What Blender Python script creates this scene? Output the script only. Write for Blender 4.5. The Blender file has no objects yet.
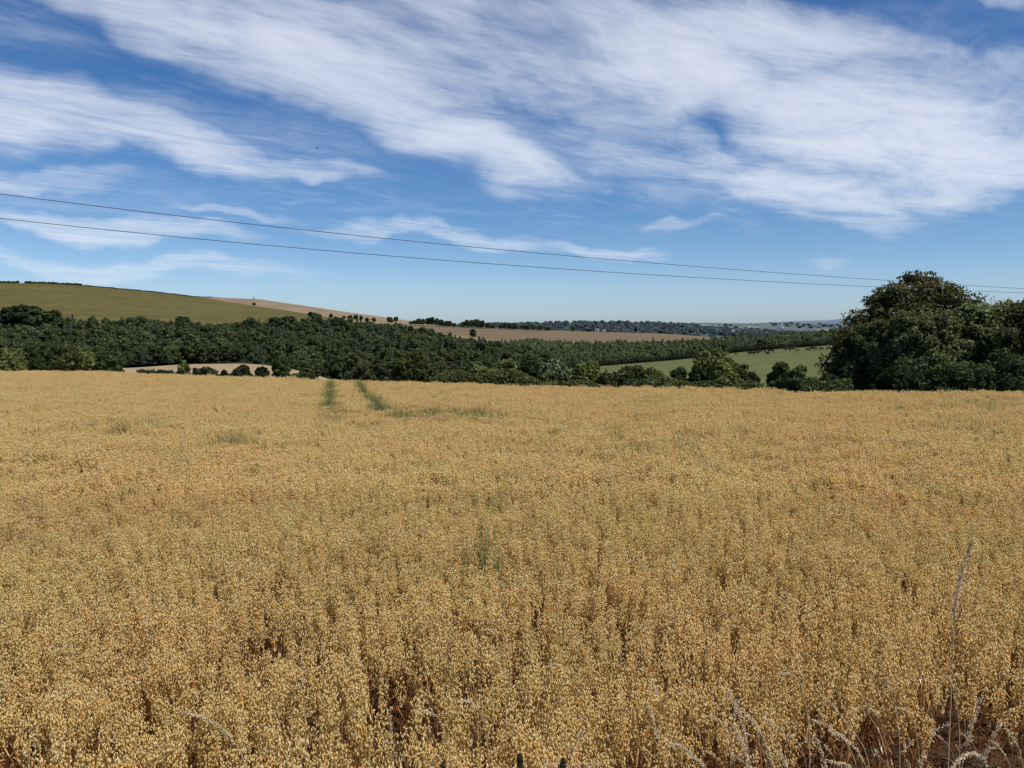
import bpy, bmesh, math, random
import numpy as np
from mathutils import Vector, Matrix, noise as mn

R = math.radians
rng = np.random.default_rng(7)
random.seed(7)
scene = bpy.context.scene
COL = scene.collection

# ------------------------------------------------------------------ camera
EYE = 3.2
FPX = 760.0
TH = math.atan(58 / FPX)
cam = bpy.data.cameras.new("camera")
cam.lens = FPX / 1024 * 36
cam.sensor_width = 36
cam.clip_start = 0.1
cam.clip_end = 60000
co = bpy.data.objects.new("camera", cam)
COL.objects.link(co)
co.location = (0, 0, EYE)
co.rotation_euler = (math.pi / 2 - TH, 0, 0)
scene.camera = co

def ray(px, row):
    u = (px - 512) / FPX
    v = (384 - row) / FPX
    return Vector((u, math.cos(TH) + v * math.sin(TH), -math.sin(TH) + v * math.cos(TH)))

def at(px, row, D):
    d = ray(px, row)
    s = D / d.y
    return Vector((d.x * s, D, EYE + d.z * s))

# ------------------------------------------------------------------ helpers
def tag(o, label=None, cat=None, group=None, kind=None):
    if label: o["label"] = label
    if cat: o["category"] = cat
    if group: o["group"] = group
    if kind: o["kind"] = kind
    return o

def link(name, data, parent=None):
    o = bpy.data.objects.new(name, data)
    COL.objects.link(o)
    if parent is not None: o.parent = parent
    return o

def empty(name, loc, rz=0, sc=1.0):
    o = link(name, None)
    o.empty_display_size = 0.3
    o.location = loc
    o.rotation_euler = (0, 0, rz)
    o.scale = (sc, sc, sc) if not hasattr(sc, '__len__') else sc
    return o

def np_mesh(name, verts, quads=None, tris=None, mats=(), qmi=None, tmi=None, smooth=False):
    me = bpy.data.meshes.new(name)
    verts = np.asarray(verts, dtype=np.float32)
    nq = 0 if quads is None else len(quads)
    nt = 0 if tris is None else len(tris)
    me.vertices.add(len(verts))
    me.vertices.foreach_set("co", verts.ravel())
    loops = []
    if nq: loops.append(np.asarray(quads, dtype=np.int32).ravel())
    if nt: loops.append(np.asarray(tris, dtype=np.int32).ravel())
    loops = np.concatenate(loops)
    me.loops.add(len(loops))
    me.loops.foreach_set("vertex_index", loops)
    me.polygons.add(nq + nt)
    starts = np.concatenate([np.arange(nq) * 4, nq * 4 + np.arange(nt) * 3]).astype(np.int32)
    me.polygons.foreach_set("loop_start", starts)
    mi = []
    if nq: mi.append(np.zeros(nq, np.int32) if qmi is None else np.asarray(qmi, np.int32))
    if nt: mi.append(np.zeros(nt, np.int32) if tmi is None else np.asarray(tmi, np.int32))
    for m in mats: me.materials.append(m)
    me.polygons.foreach_set("material_index", np.concatenate(mi))
    if smooth:
        me.polygons.foreach_set("use_smooth", np.ones(nq + nt, dtype=bool))
    me.update(calc_edges=True)
    me.validate()
    return me

class Acc:
    """collects vertices, quads and triangles with a material index"""
    def __init__(s):
        s.v = []; s.q = []; s.t = []; s.qm = []; s.tm = []; s.n = 0
    def add(s, v, q=None, t=None, m=0):
        v = np.asarray(v, float).reshape(-1, 3)
        if q is not None and len(q):
            q = np.asarray(q, int).reshape(-1, 4); s.q.append(q + s.n); s.qm.append(np.full(len(q), m))
        if t is not None and len(t):
            t = np.asarray(t, int).reshape(-1, 3); s.t.append(t + s.n); s.tm.append(np.full(len(t), m))
        s.v.append(v); s.n += len(v)
    def mesh(s, name, mats, smooth=False):
        return np_mesh(name, np.concatenate(s.v),
                       np.concatenate(s.q) if s.q else None,
                       np.concatenate(s.t) if s.t else None, mats,
                       np.concatenate(s.qm) if s.q else None,
                       np.concatenate(s.tm) if s.t else None, smooth)

def tube(acc, pts, rad, n=5, m=0):
    pts = [Vector(p) for p in pts]
    rings = []
    for i, p in enumerate(pts):
        d = (pts[min(i + 1, len(pts) - 1)] - pts[max(i - 1, 0)])
        if d.length < 1e-9: d = Vector((0, 0, 1))
        d.normalize()
        a = d.cross(Vector((0.3, 1, 0.17)))
        if a.length < 1e-3: a = d.cross(Vector((1, 0, 0)))
        a.normalize(); b = d.cross(a)
        r = rad[i] if hasattr(rad, '__len__') else rad
        for k in range(n):
            t = 2 * math.pi * k / n
            rings.append(p + (a * math.cos(t) + b * math.sin(t)) * r)
    q = []
    for i in range(len(pts) - 1):
        for k in range(n):
            k2 = (k + 1) % n
            q.append((i * n + k, i * n + k2, (i + 1) * n + k2, (i + 1) * n + k))
    acc.add([tuple(r) for r in rings], q=q, m=m)

def box(acc, x0, x1, y0, y1, z0, z1, m=0):
    v = [(x, y, z) for z in (z0, z1) for y in (y0, y1) for x in (x0, x1)]
    q = [(0, 2, 3, 1), (4, 5, 7, 6), (0, 1, 5, 4), (2, 6, 7, 3), (0, 4, 6, 2), (1, 3, 7, 5)]
    acc.add(v, q=q, m=m)

_bm = bmesh.new(); bmesh.ops.create_icosphere(_bm, subdivisions=2, radius=1)
ICO_V = np.array([v.co[:] for v in _bm.verts]); ICO_T = np.array([[v.index for v in f.verts] for f in _bm.faces])
_bm.free()

# ------------------------------------------------------------------ materials
def new_mat(name):
    m = bpy.data.materials.new(name); m.use_nodes = True
    nt = m.node_tree; nt.nodes.clear()
    return m, nt, nt.nodes, nt.links

def ramp(N, stops):
    r = N.new("ShaderNodeValToRGB")
    e = r.color_ramp.elements
    while len(e) > 1: e.remove(e[-1])
    e[0].position = stops[0][0]; e[0].color = (*stops[0][1], 1)
    for p, c in stops[1:]:
        x = e.new(p); x.color = (*c, 1)
    return r

def mixc(N, L, fac, a, b, mode='MIX'):
    m = N.new("ShaderNodeMix"); m.data_type = 'RGBA'; m.blend_type = mode
    for i, s in ((0, fac), (6, a), (7, b)):
        if isinstance(s, (int, float)): m.inputs[i].default_value = s
        elif isinstance(s, tuple): m.inputs[i].default_value = (*s, 1)
        else: L.new(s, m.inputs[i])
    return m.outputs[2]

def noise(N, L, vec, scale, detail=4, rough=0.55):
    n = N.new("ShaderNodeTexNoise"); n.inputs['Scale'].default_value = scale
    n.inputs['Detail'].default_value = detail; n.inputs['Roughness'].default_value = rough
    if vec is not None: L.new(vec, n.inputs['Vector'])
    return n.outputs['Fac']

def foliage_mat(name, c1, c2, c3=None, trans=0.3, patch=1.2, rand=0.5):
    """leaf surface: colour differs leaf by leaf, patch by patch and tree by tree"""
    m, nt, N, L = new_mat(name)
    geo = N.new("ShaderNodeNewGeometry"); oi = N.new("ShaderNodeObjectInfo")
    n = noise(N, L, geo.outputs['Position'], patch, 3)
    r = ramp(N, [(0.35, c1), (0.65, c2)]); L.new(n, r.inputs[0])
    mr = N.new("ShaderNodeMapRange"); L.new(geo.outputs['Random Per Island'], mr.inputs[0])
    mr.inputs[3].default_value = 1 - rand; mr.inputs[4].default_value = 1 + rand
    col = mixc(N, L, 1.0, r.outputs[0], mr.outputs[0], 'MULTIPLY')
    mr2 = N.new("ShaderNodeMapRange"); L.new(oi.outputs['Random'], mr2.inputs[0])
    mr2.inputs[3].default_value = 0.55; mr2.inputs[4].default_value = 1.5
    col = mixc(N, L, 1.0, col, mr2.outputs[0], 'MULTIPLY')
    if c3:
        f = N.new("ShaderNodeMath"); f.operation = 'MULTIPLY'; L.new(oi.outputs['Random'], f.inputs[0]); f.inputs[1].default_value = 0.8
        wq = N.new('ShaderNodeTexWhiteNoise'); wq.noise_dimensions = '1D'; L.new(oi.outputs['Random'], wq.inputs['W']); L.new(wq.outputs['Value'], f.inputs[0])
        col = mixc(N, L, f.outputs[0], col, c3)
    d = N.new("ShaderNodeBsdfPrincipled"); L.new(col, d.inputs['Base Color'])
    d.inputs['Roughness'].default_value = 0.75; d.inputs['Specular IOR Level'].default_value = 0.08
    t = N.new("ShaderNodeBsdfTranslucent"); L.new(mixc(N, L, 1.0, col, (1.1, 1.25, 0.55), 'MULTIPLY'), t.inputs['Color'])
    mx = N.new("ShaderNodeMixShader"); mx.inputs[0].default_value = trans
    L.new(d.outputs[0], mx.inputs[1]); L.new(t.outputs[0], mx.inputs[2])
    o = N.new("ShaderNodeOutputMaterial"); L.new(mx.outputs[0], o.inputs[0])
    return m

def plain_mat(name, c1, c2, scale=3.0, rough=0.9, bump=0.0, detail=5, stretch=None, extra=None):
    m, nt, N, L = new_mat(name)
    geo = N.new("ShaderNodeNewGeometry")
    vec = geo.outputs['Position']
    if stretch:
        mp = N.new("ShaderNodeMapping"); L.new(vec, mp.inputs[0])
        mp.inputs['Rotation'].default_value = (0, 0, stretch[0]); mp.inputs['Scale'].default_value = stretch[1]
        v2 = mp.outputs[0]
    else: v2 = vec
    n = noise(N, L, v2, scale, detail, 0.6)
    r = ramp(N, [(0.32, c1), (0.68, c2)]); L.new(n, r.inputs[0])
    col = r.outputs[0]
    if extra:   # second, coarser or finer layer: (scale, colour, amount)
        n2 = noise(N, L, vec, extra[0], 4, 0.6)
        rr = ramp(N, [(0.45, (0, 0, 0)), (0.62, (1, 1, 1))]); L.new(n2, rr.inputs[0])
        f = N.new("ShaderNodeMath"); f.operation = 'MULTIPLY'; L.new(rr.outputs[0], f.inputs[0]); f.inputs[1].default_value = extra[2]
        col = mixc(N, L, f.outputs[0], col, extra[1])
    d = N.new("ShaderNodeBsdfPrincipled"); L.new(col, d.inputs['Base Color']); d.inputs['Roughness'].default_value = rough
    d.inputs['Specular IOR Level'].default_value = 0.15
    if bump:
        b = N.new("ShaderNodeBump"); b.inputs['Strength'].default_value = bump; L.new(n, b.inputs['Height']); L.new(b.outputs[0], d.inputs['Normal'])
    o = N.new("ShaderNodeOutputMaterial"); L.new(d.outputs[0], o.inputs[0])
    return m

def oat_mat(name, c_lo, c_mid, c_hi, trans=0.45, green=(0.16, 0.17, 0.055), gamt=0.5, rand=0.45):
    m, nt, N, L = new_mat(name)
    geo = N.new("ShaderNodeNewGeometry")
    n1 = noise(N, L, geo.outputs['Position'], 0.22, 5, 0.65)
    r = ramp(N, [(0.3, c_lo), (0.5, c_mid), (0.7, c_hi)])
    L.new(geo.outputs['Random Per Island'], r.inputs[0])
    col = r.outputs[0]
    # pinkish and paler drifts across the field
    rr = ramp(N, [(0.42, (1.0, 1.0, 1.0)), (0.6, (1.02, 0.96, 0.97))]); L.new(n1, rr.inputs[0])
    col = mixc(N, L, 1.0, col, rr.outputs[0], 'MULTIPLY')
    n2 = noise(N, L, geo.outputs['Position'], 0.9, 5, 0.7)
    rg = ramp(N, [(0.50, (0, 0, 0)), (0.72, (1, 1, 1))]); L.new(n2, rg.inputs[0])
    f = N.new("ShaderNodeMath"); f.operation = 'MULTIPLY'; L.new(rg.outputs[0], f.inputs[0]); f.inputs[1].default_value = gamt
    col = mixc(N, L, f.outputs[0], col, green)
    mr = N.new("ShaderNodeMapRange"); 
    wn = N.new("ShaderNodeTexWhiteNoise"); wn.noise_dimensions = '1D'; L.new(geo.outputs['Random Per Island'], wn.inputs['W'])
    L.new(wn.outputs['Value'], mr.inputs[0]); mr.inputs[3].default_value = 1 - rand; mr.inputs[4].default_value = 1 + rand * .2
    col = mixc(N, L, 1.0, col, mr.outputs[0], 'MULTIPLY')
    d = N.new("ShaderNodeBsdfPrincipled"); L.new(col, d.inputs['Base Color'])
    d.inputs['Roughness'].default_value = 0.36; d.inputs['Specular IOR Level'].default_value = 0.55
    t = N.new("ShaderNodeBsdfTranslucent"); L.new(mixc(N, L, 1.0, col, (1.0, 0.93, 0.78), 'MULTIPLY'), t.inputs['Color'])
    mx = N.new("ShaderNodeMixShader"); mx.inputs[0].default_value = trans
    L.new(d.outputs[0], mx.inputs[1]); L.new(t.outputs[0], mx.inputs[2])
    o = N.new("ShaderNodeOutputMaterial"); L.new(mx.outputs[0], o.inputs[0])
    return m

M = {}
M['spike'] = oat_mat('oat_spikelet', (0.92, 0.68, 0.23), (0.97, 0.80, 0.34), (0.99, 0.90, 0.55), gamt=0.52, green=(0.58, 0.56, 0.18), rand=0.13, trans=0.5)
M['stem'] = oat_mat('oat_stem', (0.44, 0.22, 0.06), (0.66, 0.42, 0.14), (0.84, 0.62, 0.27), gamt=0.25, trans=0.25)
M['stembase'] = oat_mat('oat_stem_base', (0.16, 0.060, 0.018), (0.28, 0.12, 0.035), (0.42, 0.21, 0.07), gamt=0.2, trans=0.2)  # reddish lower stems, darkened further to paint in the shade of the gaps
M['drygrass'] = oat_mat('dry_grass', (0.46, 0.30, 0.13), (0.66, 0.50, 0.26), (0.92, 0.80, 0.52), gamt=0.0, rand=.15, trans=0.15)
M['seed'] = oat_mat('grass_seed', (0.78, 0.62, 0.34), (0.88, 0.73, 0.45), (0.95, 0.84, 0.58), gamt=0.0, rand=.2, trans=0.25)
M['weed'] = foliage_mat('weed_leaf', (0.15, 0.165, 0.06), (0.24, 0.24, 0.10), trans=0.35)
M['darkweed'] = foliage_mat('dark_weed_leaf', (0.030, 0.026, 0.012), (0.060, 0.050, 0.024), trans=0.1)
M['bark'] = plain_mat('bark', (0.05, 0.04, 0.03), (0.12, 0.10, 0.08), 8, 0.9, 0.5)
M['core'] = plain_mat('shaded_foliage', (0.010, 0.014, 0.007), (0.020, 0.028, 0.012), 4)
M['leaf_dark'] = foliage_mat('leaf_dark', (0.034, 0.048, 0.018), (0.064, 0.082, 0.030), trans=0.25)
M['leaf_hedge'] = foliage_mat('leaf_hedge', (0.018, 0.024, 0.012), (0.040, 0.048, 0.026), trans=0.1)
M['leaf_mid'] = foliage_mat('leaf_mid', (0.080, 0.092, 0.030), (0.150, 0.160, 0.056), trans=0.3)
M['leaf_light'] = foliage_mat('leaf_light', (0.072, 0.086, 0.026), (0.128, 0.140, 0.042), trans=0.35)
M['leaf_olive'] = foliage_mat('leaf_olive', (0.135, 0.150, 0.058), (0.235, 0.245, 0.110), trans=0.3)
M['leaf_grey'] = foliage_mat('leaf_grey', (0.085, 0.105, 0.055), (0.150, 0.170, 0.100), trans=0.25)
M['leaf_red'] = foliage_mat('leaf_copper', (0.060, 0.052, 0.022), (0.095, 0.088, 0.034), (0.08, 0.058, 0.03), trans=0.25)
M['wood_leaf'] = foliage_mat('wood_leaf', (0.034, 0.048, 0.019), (0.092, 0.106, 0.038), (0.090, 0.098, 0.040), trans=0.2, patch=0.08)
M['conifer_leaf'] = foliage_mat('conifer_leaf', (0.048, 0.072, 0.040), (0.085, 0.112, 0.055), (0.06, 0.085, 0.05), trans=0.15, patch=0.05)
M['hazy_far_leaf'] = foliage_mat('hazy_far_leaf', (0.078, 0.105, 0.116), (0.100, 0.130, 0.138), trans=0.15, patch=0.01)  # bluish because distance haze is mixed into the leaf colour
M['farcore'] = plain_mat('hazy_shaded_foliage', (0.035, 0.055, 0.055), (0.05, 0.07, 0.065), 0.1)  # dark crown inside, with the same haze painted into it

M['soil'] = plain_mat('field_soil', (0.035, 0.018, 0.009), (0.09, 0.05, 0.024), 6, 0.95, 0.6)
M['verge'] = plain_mat('verge_soil', (0.05, 0.035, 0.018), (0.15, 0.12, 0.05), 5, 0.95, 0.6)
M['ground'] = plain_mat('valley_grass', (0.05, 0.065, 0.022), (0.09, 0.10, 0.035), 0.03, 0.95)
M['pasture'] = plain_mat('pasture_grass', (0.084, 0.092, 0.026), (0.125, 0.126, 0.040), 0.06, 0.95, 0.2, 8, (0.25, (1, 3.5, 1)), (0.35, (0.075, 0.08, 0.026), 0.6))
M['pale'] = plain_mat('pale_stubble', (0.26, 0.185, 0.10), (0.36, 0.265, 0.155), 0.5, 0.95, 0.1)
M['green_hill'] = plain_mat('dry_hill_grass', (0.088, 0.072, 0.018), (0.126, 0.100, 0.027), 0.012, 0.95, 0, 8, (0.2, (1, 3, 1)), (0.09, (0.068, 0.064, 0.017), 0.8))
M['stubble_hill'] = plain_mat('stubble_hill', (0.19, 0.135, 0.078), (0.27, 0.20, 0.12), 0.006, 0.95, 0, 7, (0.5, (1, 6, 1)), (0.02, (0.15, 0.115, 0.065), 0.6))
M['brown_field'] = plain_mat('brown_stubble', (0.125, 0.088, 0.048), (0.172, 0.124, 0.070), 0.012, 0.95, 0, 7, (0.1, (1, 8, 1)))
M['wood_floor'] = plain_mat('wood_floor', (0.012, 0.018, 0.008), (0.025, 0.034, 0.014), 0.3, 0.95)
M['hazy_far_green'] = plain_mat('hazy_far_green', (0.050, 0.072, 0.078), (0.068, 0.092, 0.098), 0.003, 0.95)  # ridge green shifted to blue, haze painted into the base colour
M['blue_hill'] = plain_mat('blue_hill', (0.105, 0.150, 0.195), (0.125, 0.172, 0.215), 0.0012, 0.95, 0, 5)  # the blue is aerial haze put into the surface colour

def patchwork_mat():
    m, nt, N, L = new_mat('hazy_patchwork')  # field and hedge colours here have distance haze painted in
    geo = N.new("ShaderNodeNewGeometry")
    mp = N.new("ShaderNodeMapping"); L.new(geo.outputs['Position'], mp.inputs[0])
    mp.inputs['Scale'].default_value = (1, 0.45, 1); mp.inputs['Rotation'].default_value = (0, 0, 0.3)
    v = N.new("ShaderNodeTexVoronoi"); v.inputs['Scale'].default_value = 0.006; L.new(mp.outputs[0], v.inputs['Vector'])
    s = N.new("ShaderNodeSeparateColor"); L.new(v.outputs['Color'], s.inputs[0])
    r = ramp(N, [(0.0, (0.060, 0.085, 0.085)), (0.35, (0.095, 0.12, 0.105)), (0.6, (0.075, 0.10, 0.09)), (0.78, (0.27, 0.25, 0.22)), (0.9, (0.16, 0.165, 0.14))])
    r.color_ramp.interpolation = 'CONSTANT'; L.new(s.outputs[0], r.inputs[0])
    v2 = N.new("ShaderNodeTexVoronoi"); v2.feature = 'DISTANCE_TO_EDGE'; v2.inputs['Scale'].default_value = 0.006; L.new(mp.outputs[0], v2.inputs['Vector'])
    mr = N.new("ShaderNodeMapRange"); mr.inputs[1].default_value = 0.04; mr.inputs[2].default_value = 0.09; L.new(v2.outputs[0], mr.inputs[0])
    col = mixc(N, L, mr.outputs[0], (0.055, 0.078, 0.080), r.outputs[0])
    d = N.new("ShaderNodeBsdfPrincipled"); L.new(col, d.inputs['Base Color']); d.inputs['Roughness'].default_value = 0.95
    o = N.new("ShaderNodeOutputMaterial"); L.new(d.outputs[0], o.inputs[0])
    return m
M['patch'] = patchwork_mat()
M['wire'] = plain_mat('wire_metal', (0.03, 0.03, 0.035), (0.05, 0.05, 0.055), 3, 0.6)
M['bird'] = plain_mat('bird_plumage', (0.015, 0.015, 0.018), (0.03, 0.03, 0.03), 20, 0.7)
M['cow'] = plain_mat('cow_hide', (0.012, 0.010, 0.009), (0.035, 0.025, 0.018), 2, 0.7)
M['cowred'] = plain_mat('cow_hide_brown', (0.07, 0.035, 0.018), (0.12, 0.06, 0.03), 2, 0.7)
M['white'] = plain_mat('hazed_white_render', (0.46, 0.48, 0.50), (0.54, 0.56, 0.57), 1, 0.8)  # white wall colour dulled to stand in for haze
M['slate'] = plain_mat('slate_roof', (0.12, 0.13, 0.15), (0.18, 0.19, 0.21), 1, 0.8)
M['dark'] = plain_mat('window_glass', (0.03, 0.035, 0.04), (0.05, 0.055, 0.06), 1, 0.2)

# ------------------------------------------------------------------ terrain sheets
def sheet(name, curves, mat, ncol=90, nrow=14, rough=0.0, rscale=0.02, smooth_cols=3, seed=0):
    """surface spanned between curves of real points; every curve: [(px,row,D),...] near to far"""
    p0 = min(c[0][0] for c in curves); p1 = max(c[-1][0] for c in curves)
    cols = np.linspace(p0, p1, ncol)
    lines = []
    for c in curves:
        a = np.array(c, float)
        row = np.interp(cols, a[:, 0], a[:, 1]); D = np.interp(cols, a[:, 0], a[:, 2])
        if smooth_cols:
            k = np.ones(smooth_cols) / smooth_cols
            pad = smooth_cols // 2
            row = np.convolve(np.pad(row, pad, mode='edge'), k, 'valid'); D = np.convolve(np.pad(D, pad, mode='edge'), k, 'valid')
        lines.append(np.array([at(p, r, d)[:] for p, r, d in zip(cols, row, D)]))
    rows = []
    for i in range(len(lines) - 1):
        for t in np.linspace(0, 1, nrow, endpoint=(i == len(lines) - 2)):
            g = lines[i] * (1 - t) + lines[i + 1] * t
            if rough:
                edge = 1.0
                for k in range(ncol):
                    g[k, 2] += rough * mn.noise((g[k, 0] * rscale + seed, g[k, 1] * rscale, 0.3)) * edge
            rows.append(g)
    G = np.array(rows)
    nr, nc = G.shape[:2]
    idx = np.arange(nr * nc).reshape(nr, nc)
    q = np.stack([idx[:-1, :-1], idx[:-1, 1:], idx[1:, 1:], idx[1:, :-1]], -1).reshape(-1, 4)
    me = np_mesh(name, G.reshape(-1, 3), quads=q, mats=[mat], smooth=True)
    o = link(name, me); o["kind"] = "structure"
    return o, G

def sample(G, n, r=None):
    r = r or rng
    A = np.linalg.norm(np.cross(G[:-1, 1:] - G[:-1, :-1], G[1:, :-1] - G[:-1, :-1]), axis=2)
    p = A.ravel() / A.sum()
    c = r.choice(len(p), n, p=p)
    i, j = np.unravel_index(c, A.shape)
    s = r.random(n)[:, None]; t = r.random(n)[:, None]
    return (G[i, j] * (1 - s) * (1 - t) + G[i, j + 1] * s * (1 - t) + G[i + 1, j] * (1 - s) * t + G[i + 1, j + 1] * s * t)

# oat field -------------------------------------------------------
EDGE = np.array([(-600, 90), (0, 85), (100, 86), (150, 75), (256, 64), (330, 58), (400, 53), (512, 49), (620, 46), (700, 44.5), (760, 44), (800, 41), (1024, 40), (1700, 38)], float)
def px_of(x, y): return 512 + FPX * x / np.maximum(y, 0.1) * 0.997
def edge_at(x, y): return np.interp(px_of(x, y), EDGE[:, 0], EDGE[:, 1])
CROP = 0.95
def ground_z(x, y):
    y = np.asarray(y, float)
    z = 0.15 - 0.035 * y
    bank = 1.4 * np.clip((3.6 - y) / 2.4, 0, 1) ** 1.3
    z = z + bank
    z = z + 0.05 * np.sin(x * 0.31 + 1) * np.sin(y * 0.23)
    z = np.where(y < 0, 1.55 + 0.0 * y, z)
    return z

def make_field():
    a = np.concatenate([np.linspace(-70, 70, 141)])
    ys = np.concatenate([np.linspace(1.2, 6, 20), np.linspace(6.5, 30, 36), np.linspace(31, 100, 60)])
    V = []
    cols = np.linspace(-900, 1900, 200)
    for t in np.linspace(0, 1, 70):
        for p in cols:
            E = float(np.interp(p, EDGE[:, 0], EDGE[:, 1])) + 1.5
            y = 2.0 + (E - 2.0) * t ** 1.6
            x = (p - 512) / (FPX * 0.997) * (y + 3 * (1 - t))
            V.append((x, y, float(ground_z(x, y))))
    nr, nc = 70, 200
    idx = np.arange(nr * nc).reshape(nr, nc)
    q = np.stack([idx[:-1, :-1], idx[:-1, 1:], idx[1:, 1:], idx[1:, :-1]], -1).reshape(-1, 4)
    o = link('field_ground', np_mesh('field_ground', V, quads=q, mats=[M['soil']], smooth=True)); o['kind'] = 'structure'
make_field()

def make_ground():
    """one sheet from the verge behind the camera down into the valley and out to the horizon"""
    rad = np.concatenate([[0], np.geomspace(1.5, 30000, 110)])
    ang = np.linspace(0, 2 * math.pi, 145)[:-1]
    V = []; 
    for r in rad:
        for t in ang:
            x, y = r * math.sin(t), r * math.cos(t)
            if y <= 2.2:
                z = 1.55 - 0.02 - 0.14 * max(0, y) ** 1.5 * 0.5 if r < 200 else 1.5
                if y > 0: z = float(ground_z(x, y)) - 0.03
                if r > 100: z = 1.5 - min(1, (r - 100) / 900) * 26
            else:
                E = float(edge_at(x, y))
                if y < E + 3: z = float(ground_z(x, y)) - 0.35 - (0.0 if y < E else 0.3)
                else:
                    z = float(ground_z(x, E + 3)) - 0.65 - (y - E - 3) * 0.30
                z = max(z, -26)
            V.append((x, y, z))
    n = len(ang); q = []
    for i in range(1, len(rad) - 1):
        for k in range(n):
            k2 = (k + 1) % n
            q.append((i * n + k, (i + 1) * n + k, (i + 1) * n + k2, i * n + k2))
    o = link('ground', np_mesh('ground', V, quads=q, mats=[M['ground']], smooth=True)); o['kind'] = 'structure'
make_ground()

def make_verge():
    nx, ny = 90, 26
    V = []
    for j in range(ny):
        y = -6 + j * (3.2 + 6) / (ny - 1)
        for i in range(nx):
            x = -40 + 80 * i / (nx - 1)
            z = float(ground_z(x, max(y, 0.0))) if y > 0 else 1.55
            V.append((x, y, z + 0.01 + 0.03 * mn.noise((x * 1.5, y * 1.5, 0))))
    idx = np.arange(nx * ny).reshape(ny, nx)
    q = np.stack([idx[:-1, :-1], idx[:-1, 1:], idx[1:, 1:], idx[1:, :-1]], -1).reshape(-1, 4)
    o = link('verge', np_mesh('verge', V, quads=q, mats=[M['verge']], smooth=True)); o['kind'] = 'structure'
make_verge()

# pale stubble field beyond the oats on the left
_, G_pale = sheet('stubble_field', [
    [(-700, 384, 92), (0, 383, 88), (100, 383, 90), (190, 387, 74), (256, 390, 67), (330, 394, 61), (360, 396, 60)],
    [(-700, 371, 135), (0, 369.6, 135), (100, 369, 135), (140, 367.5, 140), (180, 364.3, 150), (250, 363.3, 150), (285, 367.5, 140), (310, 373, 125), (335, 381, 110), (360, 390, 100)]],
    M['pale'])
# pasture with the cattle
_, G_past = sheet('pasture', [
    [(520, 400, 75), (620, 400, 75), (800, 402, 62), (1024, 404, 58), (1700, 404, 58)],
    [(520, 384, 150), (620, 380, 150), (700, 379, 150), (800, 379, 150), (1024, 378, 150), (1700, 376, 150)],
    [(520, 370, 300), (600, 366.5, 300), (620, 364.8, 300), (690, 358.3, 300), (740, 352.0, 300), (800, 347.3, 300), (850, 343.5, 300), (1024, 336, 300), (1700, 330, 300)],
    [(520, 372, 330), (600, 369, 330), (690, 362, 330), (740, 356, 330), (800, 352, 330), (850, 348.5, 330), (1024, 342, 330), (1700, 337, 330)]],
    M['pasture'], rough=0.25, rscale=0.05)
# hillside under the near wood
_, G_wood = sheet('wood_slope', [
    [(-700, 374, 140), (0, 372.5, 140), (130, 371, 142), (190, 368, 155), (250, 367, 155), (290, 372, 145), (330, 385, 115), (400, 391, 100), (480, 393, 110), (560, 390, 160)],
    [(-700, 345, 270), (0, 347, 270), (130, 348, 270), (250, 350, 270), (330, 352, 260), (400, 358, 250), (480, 368, 250), (560, 379, 270)],
    [(-700, 326, 410), (0, 326, 410), (60, 333, 410), (130, 330, 410), (200, 333, 410), (250, 333.5, 410), (310, 329, 410), (340, 330, 410), (380, 334, 410), (420, 339, 410), (450, 345, 400), (480, 352, 390), (520, 364, 370), (560, 374, 350)]],
    M['wood_floor'], rough=2.0, rscale=0.03)
_, G_wood2 = sheet('plantation_slope', [
    [(400, 380, 330), (500, 378, 330), (560, 373, 330), (610, 367, 335), (690, 361, 335), (740, 355, 335), (800, 351, 335), (850, 347.5, 335), (1024, 343, 335), (1300, 340, 335)],
    [(400, 345, 640), (440, 345, 640), (520, 347, 640), (640, 348, 640), (700, 346, 640), (760, 344, 640), (820, 339, 640), (880, 336, 640), (1024, 334, 640), (1300, 333, 640)]],
    M['wood_floor'], rough=2.0, rscale=0.02)
_, G_green = sheet('green_hill', [
    [(-700, 332, 415), (0, 331, 415), (200, 337, 415), (330, 337, 415), (400, 341, 415), (430, 344, 415)],
    [(-700, 300, 620), (0, 303, 620), (100, 306, 620), (200, 312, 620), (250, 316, 620), (300, 320, 610), (340, 325, 600), (400, 334, 580), (430, 339, 560)],
    [(-700, 268, 820), (-200, 280.5, 820), (0, 282.6, 820), (40, 283.2, 820), (75, 284.8, 820), (100, 287, 820), (150, 291.5, 820), (200, 297.3, 820), (245, 304.5, 810), (290, 311, 790), (325, 316.5, 770), (350, 321, 750), (400, 330, 720), (430, 337, 700)],
    [(-700, 300, 1200), (0, 312, 1200), (100, 318, 1200), (200, 325, 1200), (430, 345, 1000)]],
    M['green_hill'], ncol=160, smooth_cols=5)
_, G_stub = sheet('stubble_hill', [
    [(120, 335, 850), (200, 330, 850), (330, 330, 800), (400, 335, 750), (520, 345, 700)],
    [(120, 300, 1300), (190, 297.8, 1300), (212, 296.6, 1300), (228, 298, 1300), (258, 299, 1300), (300, 305, 1300), (350, 312.5, 1300), (380, 316.5, 1300), (410, 321, 1300), (440, 326, 1280), (520, 336, 1250)],
    [(120, 322, 1900), (300, 323, 1900), (520, 340, 1900)]],
    M['stubble_hill'], ncol=120)
_, G_brown = sheet('brown_field', [
    [(380, 352, 670), (520, 353, 670), (640, 353, 670), (760, 352, 670)],
    [(380, 322.5, 1000), (420, 325.2, 1000), (470, 327.5, 1000), (520, 329.5, 1000), (600, 331.8, 1000), (660, 333.5, 1000), (700, 336, 1000), (760, 341, 1000)],
    [(380, 330, 1300), (760, 345, 1300)]],
    M['brown_field'])
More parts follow.
